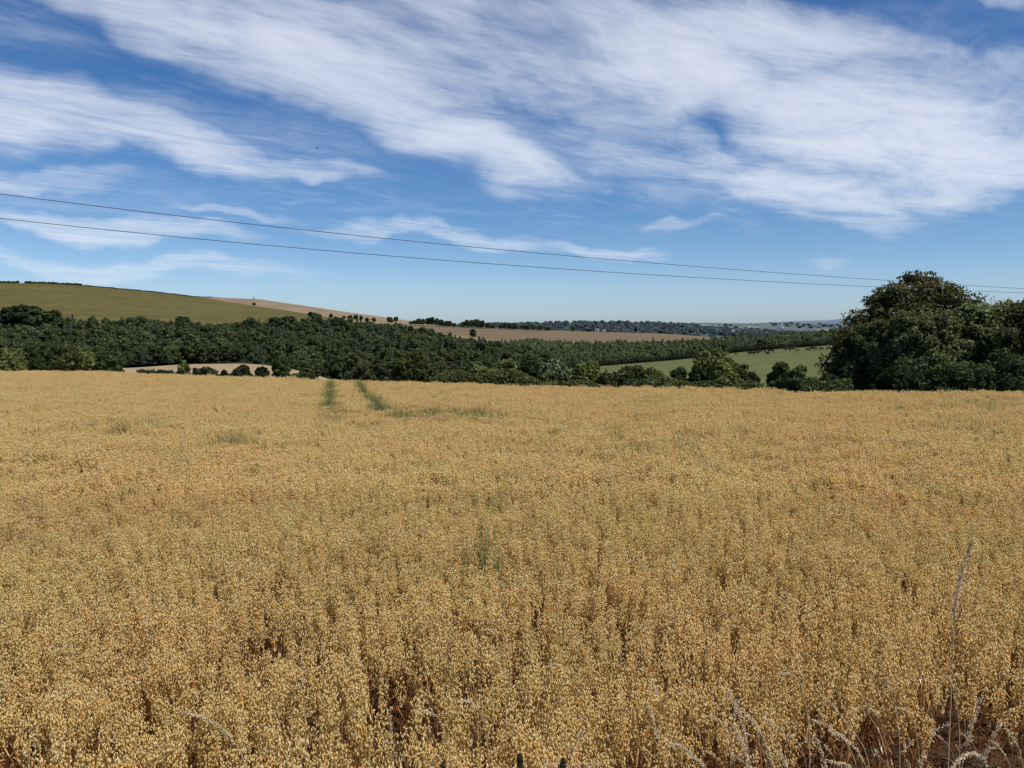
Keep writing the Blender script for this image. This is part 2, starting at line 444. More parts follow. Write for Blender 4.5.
_, G_ridge = sheet('wooded_ridge', [
    [(380, 340, 1350), (560, 342, 1350), (720, 343, 1350), (950, 343, 1350)],
    [(380, 326, 2400), (470, 326, 2400), (520, 325, 2400), (560, 323.8, 2400), (620, 323.3, 2400), (680, 325, 2400), (730, 331, 2400), (800, 334, 2400), (950, 335, 2400)],
    [(380, 330, 2900), (950, 337, 2900)]],
    M['hazy_far_green'])
_, G_patch = sheet('patchwork_fields', [
    [(500, 336, 2500), (950, 338, 2500), (1500, 338, 2500)],
    [(500, 325.5, 5200), (640, 324.5, 5200), (700, 322.5, 5200), (760, 323.5, 5200), (850, 323.5, 5200), (1024, 323, 5200), (1500, 322, 5200)],
    [(500, 328, 6500), (1500, 327, 6500)]],
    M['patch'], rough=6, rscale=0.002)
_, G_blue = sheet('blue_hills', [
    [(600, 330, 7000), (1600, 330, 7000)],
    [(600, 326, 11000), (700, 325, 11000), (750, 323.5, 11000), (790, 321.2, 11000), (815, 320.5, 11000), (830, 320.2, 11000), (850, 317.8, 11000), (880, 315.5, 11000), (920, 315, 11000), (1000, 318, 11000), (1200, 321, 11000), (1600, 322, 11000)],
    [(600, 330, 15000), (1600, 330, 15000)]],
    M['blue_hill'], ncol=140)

# ------------------------------------------------------------------ foliage meshes
def leaf_quads(acc, P, Nrm, size, m=0, spread=0.9, r=None, aspect=0.7):
    r = r or rng
    n = len(P)
    d = Nrm + r.normal(0, spread, (n, 3)) * 0.6
    d /= np.linalg.norm(d, axis=1)[:, None] + 1e-9
    a = np.cross(d, r.normal(0, 1, (n, 3))); a /= np.linalg.norm(a, axis=1)[:, None] + 1e-9
    b = np.cross(d, a)
    s = (size * (0.55 + 0.9 * r.random(n)))[:, None]
    v = np.stack([P + a * s, P + b * s * aspect, P - a * s, P - b * s * aspect], 1).reshape(-1, 3)
    acc.add(v, q=np.arange(4 * n).reshape(n, 4), m=m)

def crown(blobs, nleaf, leaf, mats, seed, core=0.82, gap=0.0, name='crown', inner=0.72):
    """blobs (x,y,z,rx,ry,rz): leaf clumps over uneven lobes with darker inside showing through"""
    r = np.random.default_rng(seed)
    B = np.array(blobs, float)
    acc = Acc()
    w = (B[:, 3] * B[:, 4] + B[:, 4] * B[:, 5] + B[:, 3] * B[:, 5]); w = w / w.sum()
    k = r.choice(len(B), nleaf * 2, p=w)
    d = r.normal(0, 1, (len(k), 3)); d /= np.linalg.norm(d, axis=1)[:, None]
    # clumpy: radius varies with direction
    ph = r.random((len(B), 3)) * 6.28
    bump = 0.10 * np.sin(d[:, 0] * 7 + ph[k, 0]) + 0.10 * np.sin(d[:, 1] * 8 + ph[k, 1]) + 0.10 * np.sin(d[:, 2] * 9 + ph[k, 2])
    rad = 0.88 + bump + r.random(len(k)) ** 2 * 0.22 - r.random(len(k)) * 0.12
    P = B[k, :3] + d * B[k, 3:6] * rad[:, None]
    keep = np.ones(len(P), bool)
    for i in range(len(B)):
        q = np.linalg.norm((P - B[i, :3]) / B[i, 3:6], axis=1)
        keep &= ~((q < inner) & (k != i))
    P = P[keep][:nleaf]; d = d[keep][:nleaf]
    keep = P[:, 2] > 0.02
    P, d = P[keep], d[keep]
    leaf_quads(acc, P, d, leaf, 0, r=r)
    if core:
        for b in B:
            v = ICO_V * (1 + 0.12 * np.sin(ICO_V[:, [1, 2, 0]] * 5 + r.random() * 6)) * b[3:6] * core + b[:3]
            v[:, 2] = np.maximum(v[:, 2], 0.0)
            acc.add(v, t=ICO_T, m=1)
    return acc.mesh(name, mats)

def dome_blobs(W, H, n, seed, base=0.0, lob=0.28, depth=None, lean=0.0, top=1.0):
    """a crown of n lobes filling a rounded dome W wide, H tall"""
    r = np.random.default_rng(seed)
    depth = depth or W
    B = [(0, 0, base + (H - base) * 0.48, W * 0.34, depth * 0.34, (H - base) * 0.42)]
    for i in range(n):
        a = i * 2.399 + r.random() * 0.6
        t = (i + 0.5) / n
        z = base + (H - base) * (0.10 + 0.76 * t)
        prof = math.sqrt(max(0.0, 1 - ((z - base) / (H - base)) ** 2.4)) * (0.86 + 0.14 * math.sin(t * 3))
        rr = prof * (0.5 - lob * 0.45) * (0.76 + 0.44 * r.random())
        s = lob * (0.55 + 0.8 * r.random())
        B.append((math.cos(a) * rr * W + lean * z, math.sin(a) * rr * depth, z, W * s * 0.62, depth * s * 0.62, min(H * 0.25, W * s * 0.5)))
    B = [(x, y, z if z + rz < H * 1.02 else H * 1.02 - rz, rx, ry, rz) for x, y, z, rx, ry, rz in B]
    return B

def trunk_mesh(H, r0, seed, limbs=5, name='trunk'):
    r = random.Random(seed); acc = Acc()
    pts = []; x = y = 0
    for i in range(7):
        t = i / 6; pts.append((x, y, H * 0.8 * t - (0.15 if i == 0 else 0))); x += r.uniform(-.03, .03) * H * 0.3; y += r.uniform(-.03, .03) * H * 0.3
    tube(acc, pts, [r0 * (1.25 - 0.3 * (i > 0)) * (1 - 0.75 * i / 6) for i in range(7)], 8)
    for k in range(limbs):
        i = r.randint(1, 4); p = Vector(pts[i]); a = k * 2.4 + r.random(); l = H * r.uniform(0.25, 0.4)
        e = p + Vector((math.cos(a) * l * 0.8, math.sin(a) * l * 0.8, l * 0.7)); mid = (p + e) / 2 + Vector((0, 0, -l * 0.06))
        tube(acc, [p, mid, e], [r0 * 0.45, r0 * 0.3, r0 * 0.1], 6)
    return acc.mesh(name, [M['bark']], True)

def conifer_mesh(H, W, seed, mats, n=420, leaf=0.35, name='crown'):
    r = np.random.default_rng(seed); acc = Acc()
    t = r.random(n) ** 0.75          # 0 top 1 bottom
    tier = 0.82 + 0.18 * np.cos(t * 38)
    rad = W * 0.5 * (0.16 + t * 0.84) * tier * (0.6 + 0.45 * r.random(n))
    a = r.random(n) * 6.283
    P = np.stack([np.cos(a) * rad, np.sin(a) * rad, H * (1 - t * 0.93) - rad * 0.15], 1)
    Nn = np.stack([np.cos(a), np.sin(a), np.full(n, 0.6)], 1)
    leaf_quads(acc, P, Nn, leaf, 0, r=r)
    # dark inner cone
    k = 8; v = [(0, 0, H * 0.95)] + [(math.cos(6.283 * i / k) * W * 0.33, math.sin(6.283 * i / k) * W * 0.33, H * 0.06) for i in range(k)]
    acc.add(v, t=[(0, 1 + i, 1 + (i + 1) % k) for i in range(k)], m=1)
    return acc.mesh(name, mats)

# single trees and bushes round the oat field ----------------------
def plant(name, px, base, top, wpx, D, leafmat, label, cat, seed, group=None, kind='dome', lobes=16, n=5000, leaf=0.16, lob=0.30, trunk=0.14, lean=0.0, dy=0.8, core=0.8, blobs=None):
    b = at(px, base, D); t = at(px, top, D)
    H = t.z - b.z; W = wpx / FPX * D
    root = empty(name, b)
    tag(root, label, cat, group)
    if kind == 'conifer': me = conifer_mesh(H, W, seed, [M[leafmat], M['core']], n=n, leaf=leaf)
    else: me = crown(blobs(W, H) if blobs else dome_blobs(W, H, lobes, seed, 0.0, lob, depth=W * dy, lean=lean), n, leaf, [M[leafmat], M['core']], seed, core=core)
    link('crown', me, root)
    link('trunk', trunk_mesh(H * 0.9, trunk, seed, 4 if kind != 'conifer' else 0), root)
    return root

# the grove at the right end of the field
def beech_blobs(W, H):
    r = np.random.default_rng(5)
    B = [(0, 0, H * 0.42, W * 0.36, W * 0.28, H * 0.36)]
    for i in range(62):
        a = i * 2.399; t = (i + .5) / 62
        el = math.asin(min(1, 0.05 + t * 0.95)); ce = math.cos(el)
        rx = W * 0.5 * (0.94 if el < 0.9 else 1) * r.uniform(.80, .97); rz = H * r.uniform(.82, .96)
        s = W * r.uniform(0.05, 0.10)
        B.append((math.cos(a) * ce * rx, math.sin(a) * ce * rx * 0.5, max(s, math.sin(el) * rz * 1.0), s * 1.25, s * 1.2, s * 0.72))
    return B
plant('beech_tree', 911, 404, 266, 172, 61, 'leaf_red', 'tall dark domed tree with bronze tinted leaves rising above the grove at the right', 'tree', 11, n=36000, leaf=0.105, trunk=0.38, blobs=beech_blobs, core=0.55)
plant('field_tree', 874, 402, 312, 70, 50.5, 'leaf_olive', 'olive green tree in front of the bronze domed tree, its left flank over the pasture', 'tree', 12, lobes=50, n=20000, leaf=0.085, lob=0.18, trunk=0.2)
plant('field_tree', 856, 400, 322, 56, 52, 'leaf_red', 'drooping dark tree with bronze leaves at the left end of the grove', 'tree', 13, lobes=30, n=9000, leaf=0.11, lob=0.26, trunk=0.16)
plant('field_tree', 921, 402, 306, 92, 48, 'leaf_olive', 'rounded olive green tree in the front middle of the grove, paler than its neighbours', 'tree', 14, lobes=60, n=24000, leaf=0.078, lob=0.17, trunk=0.2)
plant('field_tree', 978, 404, 295, 112, 49, 'leaf_olive', 'broad green tree right of the bronze dome, with a ragged feathery top', 'tree', 15, lobes=60, n=26000, leaf=0.085, lob=0.17, trunk=0.22)
plant('field_tree', 1040, 405, 286, 120, 47, 'leaf_mid', 'tall dense green tree cut by the right edge of the picture', 'tree', 16, lobes=60, n=26000, leaf=0.085, lob=0.17, trunk=0.25)
plant('field_tree', 1120, 408, 290, 120, 45, 'leaf_dark', 'tall green tree beyond the right edge of the picture', 'tree', 17, lobes=30, n=9000, leaf=0.14, lob=0.24, trunk=0.25)
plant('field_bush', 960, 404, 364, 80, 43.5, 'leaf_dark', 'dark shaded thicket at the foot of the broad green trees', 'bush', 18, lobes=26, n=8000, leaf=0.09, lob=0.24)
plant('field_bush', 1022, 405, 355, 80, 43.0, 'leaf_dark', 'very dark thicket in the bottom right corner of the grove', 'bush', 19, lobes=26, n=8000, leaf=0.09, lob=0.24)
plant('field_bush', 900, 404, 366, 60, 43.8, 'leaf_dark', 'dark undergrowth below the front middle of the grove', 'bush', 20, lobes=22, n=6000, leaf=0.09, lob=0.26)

# hedge plants along the far edge of the oats, left to right: (name, px, base, top, width, D, leaf, label, lobes, n)
HB = [
 ('field_bush', 829, 398, 374, 30, 43.5, 'leaf_dark', 'dark ragged bush touching the left end of the grove', 12, 3500),
 ('field_bush', 808, 397, 377, 24, 43.0, 'leaf_light', 'low yellow green bush between the two lobed dark bush and the grove', 12, 2600),
 ('field_bush', 779, 396, 360.5, 25, 46.5, 'leaf_dark', 'taller left one of the paired dark bushes in front of the pasture', 16, 4500),
 ('field_bush', 797, 396, 364, 20, 46.0, 'leaf_dark', 'right one of the paired dark bushes in front of the pasture', 14, 3800),
 ('field_bush', 747, 396, 371, 27, 46.5, 'leaf_dark', 'dark bush at the right foot of the big hedge clump before the open pasture', 14, 3600),
 ('field_bush', 722, 395, 360, 32, 46.8, 'leaf_light', 'bright olive rounded bush in front of the tall hedge clump', 18, 4600),
 ('field_bush', 712, 396, 352, 44, 50.0, 'leaf_mid', 'tallest clump of the hedge, behind the bright olive bush', 24, 6500),
 ('field_bush', 738, 396, 361, 30, 50.5, 'leaf_mid', 'green bush leaning off the right shoulder of the tallest hedge clump', 14, 3600),
 ('field_bush', 696, 396, 365, 20, 47.5, 'leaf_dark', 'dark bush left of the bright olive bush', 12, 3000),
 ('field_bush', 680, 396, 364.5, 20, 47.8, 'leaf_dark', 'narrow dark upright bush between the grey green scrub and the big clump', 12, 2800),
 ('field_bush', 667, 395, 382, 15, 47.0, 'leaf_grey', 'smallest and rightmost of the grey green scrub bushes', 10, 1500),
 ('field_bush', 652, 395, 377.5, 17, 47.3, 'leaf_grey', 'middle one of the grey green scrub bushes', 10, 1900),
 ('field_bush', 633, 395, 378, 21, 47.6, 'leaf_grey', 'leftmost and widest of the grey green scrub bushes', 12, 2200),
 ('field_bush', 654, 396, 368, 30, 50.0, 'leaf_mid', 'right half of the smooth topped hedge behind the grey green scrub', 18, 4200),
 ('field_bush', 630, 396, 366, 36, 50.5, 'leaf_mid', 'left half of the smooth topped hedge behind the grey green scrub', 20, 5000),
 ('field_bush', 607, 395, 369, 16, 49.0, 'leaf_mid', 'slim green bush right of the yellow topped bush', 12, 2400),
 ('field_bush', 585, 395, 361.5, 37, 50.0, 'leaf_light', 'wide yellow green topped bush in the middle of the hedge', 22, 6000),
 ('field_tree', 556, 394, 357.5, 32, 54.0, 'leaf_grey', 'greyish green rounded tree left of the yellow topped bush', 20, 5200),
 ('field_bush', 548, 393, 370, 22, 51.0, 'leaf_mid', 'mid green bush at the foot of the greyish rounded tree', 12, 2800),
 ('field_tree', 529, 394, 356, 24, 54.0, 'leaf_dark', 'dark upright tree in the centre of the hedge', 16, 4200),
 ('field_tree', 508, 394, 357, 24, 56.0, 'leaf_mid', 'mid green tree just left of the dark upright tree', 16, 4200),
 ('field_bush', 485, 393, 365, 30, 54.5, 'leaf_mid', 'broad bush left of the paired upright hedge trees', 16, 4000),
 ('field_bush', 463, 392, 369, 24, 55.5, 'leaf_dark', 'dark green bush in the left middle of the hedge', 14, 3200),
 ('field_bush', 446, 391, 370, 20, 56.0, 'leaf_mid', 'green bush right of the bright round tree in the hedge', 12, 2800),
 ('field_tree', 414, 392, 351.5, 38, 57.0, 'leaf_light', 'round tree with sunlit yellow green right side beyond the wheel tracks', 24, 6500),
 ('field_bush', 396, 391, 371, 15, 58.0, 'leaf_mid', 'small bush at the left foot of the bright round tree', 10, 1800),
 ('field_bush', 302, 387, 372.5, 26, 64.0, 'leaf_dark', 'low dark scrub on the edge of the pale stubble wedge', 12, 2000),
 ('field_tree', 281, 387, 356, 19, 66.0, 'leaf_dark', 'dark small tree at the right end of the pale stubble strip', 14, 3400),
 ('field_bush', 262, 386, 366, 18, 67.0, 'leaf_dark', 'dark bush just left of the small tree on the stubble strip', 12, 2400),
 ('field_bush', 242, 385, 365.5, 21, 69.0, 'leaf_dark', 'wider dark bush on the pale stubble strip', 12, 2600),
 ('field_bush', 225, 385, 369.5, 9, 70.0, 'leaf_dark', 'tiny dark bush between two wider ones on the stubble strip', 8, 900),
 ('field_bush', 206, 385, 368, 26, 72.0, 'leaf_dark', 'low flat topped dark bush on the pale stubble strip', 12, 2400),
 ('field_bush', 184, 384, 360.5, 15, 75.0, 'leaf_mid', 'green pointed bush at the left end of the bright stubble strip', 12, 2400),
 ('field_bush', 166, 383, 369.5, 20, 78.0, 'leaf_dark', 'low dark hedge piece left of the green pointed bush', 10, 1800),
 ('field_bush', 146, 382, 370, 22, 82.0, 'leaf_dark', 'low dark hedge piece farthest left on the stubble strip', 10, 1800),
 ('field_tree', 109, 378, 348, 27, 100.0, 'leaf_dark', 'dark green tree right of the row of rounded trees at the far left', 16, 3600),
 ('field_tree', 88, 377, 351, 22, 104.0, 'leaf_mid', 'pale topped small tree in the row at the far left', 14, 3000),
 ('field_tree', 66, 377, 344, 28, 104.0, 'leaf_mid', 'soft green rounded tree in the row at the far left', 16, 3600),
 ('field_tree', 38, 378, 344, 30, 98.0, 'leaf_dark', 'darkest rounded tree near the left edge of the picture', 18, 4000),
 ('field_tree', 9, 378, 349, 34, 96.0, 'leaf_mid', 'rounded green tree cut by the left edge of the picture', 18, 4000),
]
for i, (nm, px, base, top, w, D, lf, lab, lobes, n) in enumerate(HB):
    cat = 'tree' if nm != 'field_bush' else 'bush'
    kind = 'conifer' if nm == 'field_conifer' else 'dome'
    plant(nm, px, base, top, w, D, lf, lab, cat, 100 + i, 'hedge trees and bushes along the far edge of the oats', kind, lobes, n,
          leaf=0.085 * D / 48 * (1.25 if D > 60 else 1), lob=0.30, trunk=0.07)
for k, (px, top, w) in enumerate([(345, 378, 14), (360, 379, 16), (376, 378.5, 15), (334, 379, 10), (388, 379, 12)]):
    plant('field_bush', px, 390, top, w, 60, 'leaf_dark', 'ankle high dark scrub at the field edge behind the tops of the wheel tracks', 'bush', 300 + k, 'low scrub beyond the wheel tracks', n=900, lobes=8, leaf=0.1, trunk=0.04)

# ------------------------------------------------------------------ woods
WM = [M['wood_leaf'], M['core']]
broad = []
for i in range(7):
    W = [6.2, 5.4, 7.0, 5.0, 6.6, 5.8, 4.8][i]; H = [9, 8, 8.5, 9.5, 7.6, 8.8, 7.2][i]
    broad.append(crown(dome_blobs(W, H, 13, 500 + i, 1.0, 0.34), 1500, 0.30, WM, 500 + i, core=0.8))
CM = [M['conifer_leaf'], M['core']]
conif = [conifer_mesh([9.5, 8.5, 8.0, 9.0][i], [4.4, 4.0, 4.6, 3.8][i], 600 + i, CM, n=500, leaf=0.30) for i in range(4)]
btrunk = trunk_mesh(8, 0.2, 1, 3); ctrunk = trunk_mesh(9, 0.13, 2, 0)

PM = [foliage_mat('plantation_leaf', (0.085, 0.112, 0.050), (0.160, 0.185, 0.080), (0.13, 0.15, 0.07), trans=0.2, patch=0.04), M['core']]
plantp = [conifer_mesh([7.5, 6.5, 7.0][i], [4.4, 4.2, 4.8][i], 640 + i, PM, n=560, leaf=0.30) for i in range(3)] + [crown(dome_blobs(5.0, 6.2, 11, 650 + i, 0.5, 0.34), 1100, 0.27, PM, 650 + i, core=0.8) for i in range(3)]

def scatter_gn(name, mesh, protos):
    """one object whose points carry copies of the prototype meshes (rotation, size and kind stored per point)"""
    o = link(name, mesh)
    ng = bpy.data.node_groups.new(name + '_scatter', 'GeometryNodeTree')
    ng.interface.new_socket('Geometry', in_out='INPUT', socket_type='NodeSocketGeometry')
    ng.interface.new_socket('Geometry', in_out='OUTPUT', socket_type='NodeSocketGeometry')
    N, L = ng.nodes, ng.links
    gi = N.new('NodeGroupInput'); go = N.new('NodeGroupOutput')
    iop = N.new('GeometryNodeInstanceOnPoints'); g2i = N.new('GeometryNodeGeometryToInstance')
    for k, pm in enumerate(reversed(protos)):
        po = bpy.data.objects.new(name + '_piece', pm)
        oi = N.new('GeometryNodeObjectInfo'); oi.inputs['Object'].default_value = po; oi.inputs['As Instance'].default_value = False
        gg = N.new('GeometryNodeGeometryToInstance'); L.new(oi.outputs['Geometry'], gg.inputs[0])
        if k == 0:
            j = N.new('GeometryNodeJoinGeometry')
        L.new(gg.outputs[0], j.inputs[0])
    def attr(n, t):
        a = N.new('GeometryNodeInputNamedAttribute'); a.data_type = t; a.inputs[0].default_value = n; return a.outputs[0]
    L.new(gi.outputs[0], iop.inputs['Points']); L.new(j.outputs[0], iop.inputs['Instance'])
    iop.inputs['Pick Instance'].default_value = True
    L.new(attr('kind_id', 'INT'), iop.inputs['Instance Index'])
    e2r = N.new('FunctionNodeEulerToRotation'); L.new(attr('rot', 'FLOAT_VECTOR'), e2r.inputs[0]); L.new(e2r.outputs[0], iop.inputs['Rotation'])
    L.new(attr('scl', 'FLOAT_VECTOR'), iop.inputs['Scale'])
    L.new(iop.outputs[0], go.inputs[0])
    md = o.modifiers.new('scatter', 'NODES'); md.node_group = ng
    return o

def point_mesh(name, P, rot, scl, kid):
    me = bpy.data.meshes.new(name)
    me.vertices.add(len(P)); me.vertices.foreach_set('co', np.asarray(P, np.float32).ravel())
    a = me.attributes.new('rot', 'FLOAT_VECTOR', 'POINT'); a.data.foreach_set('vector', np.asarray(rot, np.float32).ravel())
    a = me.attributes.new('scl', 'FLOAT_VECTOR', 'POINT'); a.data.foreach_set('vector', np.asarray(scl, np.float32).ravel())
    a = me.attributes.new('kind_id', 'INT', 'POINT'); a.data.foreach_set('value', np.asarray(kid, np.int32).ravel())
    return me

def thin(P, dmin):
    """drop points nearer than dmin to one kept before"""
    cell = {}; keep = []
    for i, p in enumerate(P):
        c = (int(p[0] // dmin), int(p[1] // dmin)); ok = True
        for a in (-1, 0, 1):
            for b in (-1, 0, 1):
                for j in cell.get((c[0] + a, c[1] + b), ()):
                    if (P[j][0] - p[0]) ** 2 + (P[j][1] - p[1]) ** 2 < dmin * dmin: ok = False; break
                if not ok: break
            if not ok: break
        if ok: cell.setdefault(c, []).append(i); keep.append(i)
    return P[keep]

P = thin(sample(G_wood, 22000), 2.9)
pxs = px_of(P[:, 0], P[:, 1])
P = P[(pxs > -260)]; pxs = px_of(P[:, 0], P[:, 1])
inview = (pxs > 2) & (pxs < 1022)
order = np.argsort(np.where(inview, P[:, 1], 1e9))
nb = 260
near_i = order[:nb]; rest = np.setdiff1d(np.arange(len(P)), near_i)
wl = 'round crowned dark green tree in the front rows of the wood on the hillside'
cl = 'pointed dark green conifer among the front rows of the wood on the hillside'
for i in near_i:
    con = rng.random() < 0.10
    s = rng.uniform(0.58, 1.0) * min(1, max(.6, P[i][1] / 240))
    root = empty('woodland_conifer' if con else 'woodland_tree', P[i] - np.array([0, 0, 0.3]), rng.random() * 6.28, (s, s, s * rng.uniform(0.85, 1.12)))
    tag(root, cl if con else wl, 'tree', 'conifers in the front rows of the hillside wood' if con else 'round trees in the front rows of the hillside wood')
    link('crown', conif[rng.integers(4)] if con else broad[rng.integers(7)], root)
    link('trunk', ctrunk if con else btrunk, root)
Q = P[rest]
n = len(Q); patch_h = np.array([mn.noise((q[0] * .022, q[1] * .022, 4.4)) for q in Q]); s = (rng.uniform(0.55, 0.92, n) + patch_h * .3) * np.clip(Q[:, 1] / 240, .6, 1) * np.where(Q[:, 1] > 340, .88, 1)
back = Q[:, 1] > 330
kid = rng.integers(0, 7, n); con = rng.random(n) < 0.28; kid[con] = 7 + rng.integers(0, 4, con.sum())
scl = np.stack([s, s, s * rng.uniform(0.8, 1.2, n)], 1)
rot = np.stack([np.zeros(n), np.zeros(n), rng.random(n) * 6.28], 1)
o = scatter_gn('hillside_woodland', point_mesh('hillside_woodland', Q, rot, scl, kid), broad + conif)
tag(o, 'dense dark green wood covering the slope below the green hill, behind its front rows', 'woodland', kind='stuff')

P = thin(sample(G_wood2, 20000), 2.6)
pxs = px_of(P[:, 0], P[:, 1]); P = P[pxs < 1050]
P = P[P[:, 1] > 352]; n = len(P); s = rng.uniform(0.7, 1.1, n) * np.clip((P[:, 1] - 300) / 160, .45, 1)
kid = rng.integers(0, 3, n); b = rng.random(n) < (0.40 + 0.4 * (P[:, 1] < 400)); kid[b] = 3 + rng.integers(0, 3, b.sum())
pn = np.array([mn.noise((p[0] * .018, p[1] * .018, 9.1)) for p in P]); s = s * (1.0 + .45 * pn)
scl = np.stack([s, s, s * rng.uniform(0.65, 1.12, n)], 1); rot = np.stack([np.zeros(n), np.zeros(n), rng.random(n) * 6.28], 1)
o = scatter_gn('conifer_plantation', point_mesh('conifer_plantation', P, rot, scl, kid), plantp)
tag(o, 'far plantation of small pointed conifers filling the valley behind the hedge of the pasture', 'woodland', kind='stuff')

# far wooded ridge and hedgerows in the patchwork
FM = [M['hazy_far_leaf'], M['farcore']]
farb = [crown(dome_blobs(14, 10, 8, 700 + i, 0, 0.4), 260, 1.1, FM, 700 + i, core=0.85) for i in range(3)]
P = sample(G_ridge, 4200); n = len(P)
cl_ = np.array([mn.noise((p[0] * 0.004, p[1] * 0.0016, 1.7)) for p in P]); P = P[cl_ > -0.38]; n = len(P)
s = rng.uniform(0.6, 1.2, n)
o = scatter_gn('ridge_woodland', point_mesh('ridge_woodland', P, np.stack([s * 0, s * 0, s * 9], 1), np.stack([s, s, s], 1), rng.integers(0, 3, n)), farb)
tag(o, 'distant bluish green woodland spread over the low ridge on the horizon', 'woodland', kind='stuff')
P = sample(G_patch, 2600); cl_ = np.array([mn.noise((p[0] * 0.0035, p[1] * 0.0009, 5.7)) for p in P]); P = P[cl_ > 0.12]; n = len(P)
s = rng.uniform(0.7, 1.5, n)
o = scatter_gn('distant_hedgerow_trees', point_mesh('distant_hedgerow_trees', P, np.stack([s * 0, s * 0, s * 9], 1), np.stack([s * 1.4, s, s * 0.8], 1), rng.integers(0, 3, n)), farb)
tag(o, 'specks of hazy trees dotted among the far patchwork fields', 'woodland', kind='stuff')

# individual skyline trees -----------------------------------------
DM = [M['leaf_dark'], M['core']]
darkb = [crown(dome_blobs([6.2, 5.6, 6.6][i], [8.6, 8.8, 8.2][i], 16, 540 + i, 1.0, 0.32), 2000, 0.27, DM, 540 + i, core=0.8) for i in range(3)]
def far_tree(px, row, h_px, w_px, D, label, group, name='skyline_tree', conif_=False):
    p = at(px, row, D); sh = h_px / FPX * D; sw = w_px / FPX * D
    src = conif[0] if conif_ else darkb[rng.integers(3)]
    b0 = (3.9, 10.5) if conif_ else (6.2, 8.6)
    root = empty(name, p - Vector((0, 0, 0.4)), rng.random() * 6.28, (sw / b0[0], sw / b0[0], sh / b0[1]))
    tag(root, label, 'tree', group)
    link('crown', src, root); link('trunk', btrunk, root)
g = 'trees along the top of the brown field'
lab = 'small dark tree in the broken line along the top of the brown field'
for px, h, w in [(411, 4, 4), (415, 5, 5), (419, 7, 6), (423, 7, 6), (428, 8, 6), (432, 9, 7), (437, 8, 6), (441, 7, 6), (446, 6, 6), (450, 6, 5), (454, 4, 5),
                 (463, 6, 5), (467, 8, 6), (472, 8, 7), (477, 9, 7), (482, 8, 6), (488, 6, 5), (493, 4, 4), (501, 5, 5), (505, 7, 5), (510, 6, 6), (515, 6, 5), (522, 5, 5), (527, 5, 7), (533, 5, 6), (540, 5, 7), (548, 4, 7), (573, 5, 4), (590, 3, 5), (636, 6, 4)]:
    far_tree(px, np.interp(px, [380, 420, 470, 520, 600, 660], [322.5, 325.2, 327.5, 329.5, 331.8, 333.5]), h * 1.05, w, 990, lab, g)
far_tree(473, 338, 10, 8, 660, 'lone dark tree standing against the lower brown field', None)
g = 'low trees along the brow between green hill and stubble hill'
lab = 'small dark tree on the brow between green hill and stubble hill'
for px, row, h, w in [(331, 318, 5, 4), (344, 319, 4, 4), (350, 319.5, 5, 5), (356, 320, 6, 5), (361, 321, 6, 4), (367, 322, 5, 5), (374, 322, 5, 5), (390, 323, 7, 6), (396, 322, 6, 5)]:
    far_tree(px, row, h, w, 740, lab, g)
far_tree(254, 305.5, 3.4, 4, 780, 'lone bush on the upper right of the green hill', None, 'hill_bush')
far_tree(311, 317, 6, 7, 700, 'dark tree sitting on the crest of the green hill above the wood', None)
for px, row, h, w, lab in [(762, 352, 15, 13, 'round dark tree standing in the hedge above the cattle'), (691, 358, 9, 9, 'dark round tree standing in the hedge left of the cattle pasture'),
                      (846, 345, 16, 18, 'dark tree in the hedge beside the left end of the grove'), (790, 349, 6, 8, 'small dark bush in front of the pasture hedge')]:
    far_tree(px, row, h, w, 303, lab, None, 'hedgerow_tree')
# big dark crowns standing out of the wood at the left
for px, row, h, w, D, lab in [(11, 333, 29, 24, 300, 'leftmost dark crown standing above the wood at the left edge'), (31, 335, 33, 34, 300, 'tallest dark domed crown above the wood at the left'),
        (51, 337, 29, 30, 295, 'dark crown on the right shoulder of the domed crowns at the left'), (117, 339, 20, 20, 330, 'dark crown rising from the wood left of centre of the green hill'),
        (135, 339, 25, 22, 330, 'tall dark twin crown rising from the wood below the green hill'), (150, 340, 23, 20, 330, 'lower dark crown beside the twin crowns'), (184, 340, 26, 17, 340, 'slim dark crown rising above the wood edge'),
        (250, 339, 24, 18, 350, 'rounded dark crown breaking the upper edge of the wood'), (281, 338, 24, 30, 350, 'wide dark crown group at the upper edge of the wood'), (317, 338, 27, 15, 350, 'dark crown at the highest point of the wood by the stubble hill'),
        (337, 338, 22, 22, 350, 'flat dark crown right of the highest crown of the wood')]:
    far_tree(px, row, h, w, D, lab, None, 'emergent_tree')
for px, h in [(76, 24), (82, 21), (88, 19), (97, 18), (170, 17), (206, 15), (214, 14)]:
    far_tree(px, 340, h, 8, 330, 'pointed conifer tip showing above the upper edge of the wood', 'conifer tips above the wood', 'emergent_conifer', True)

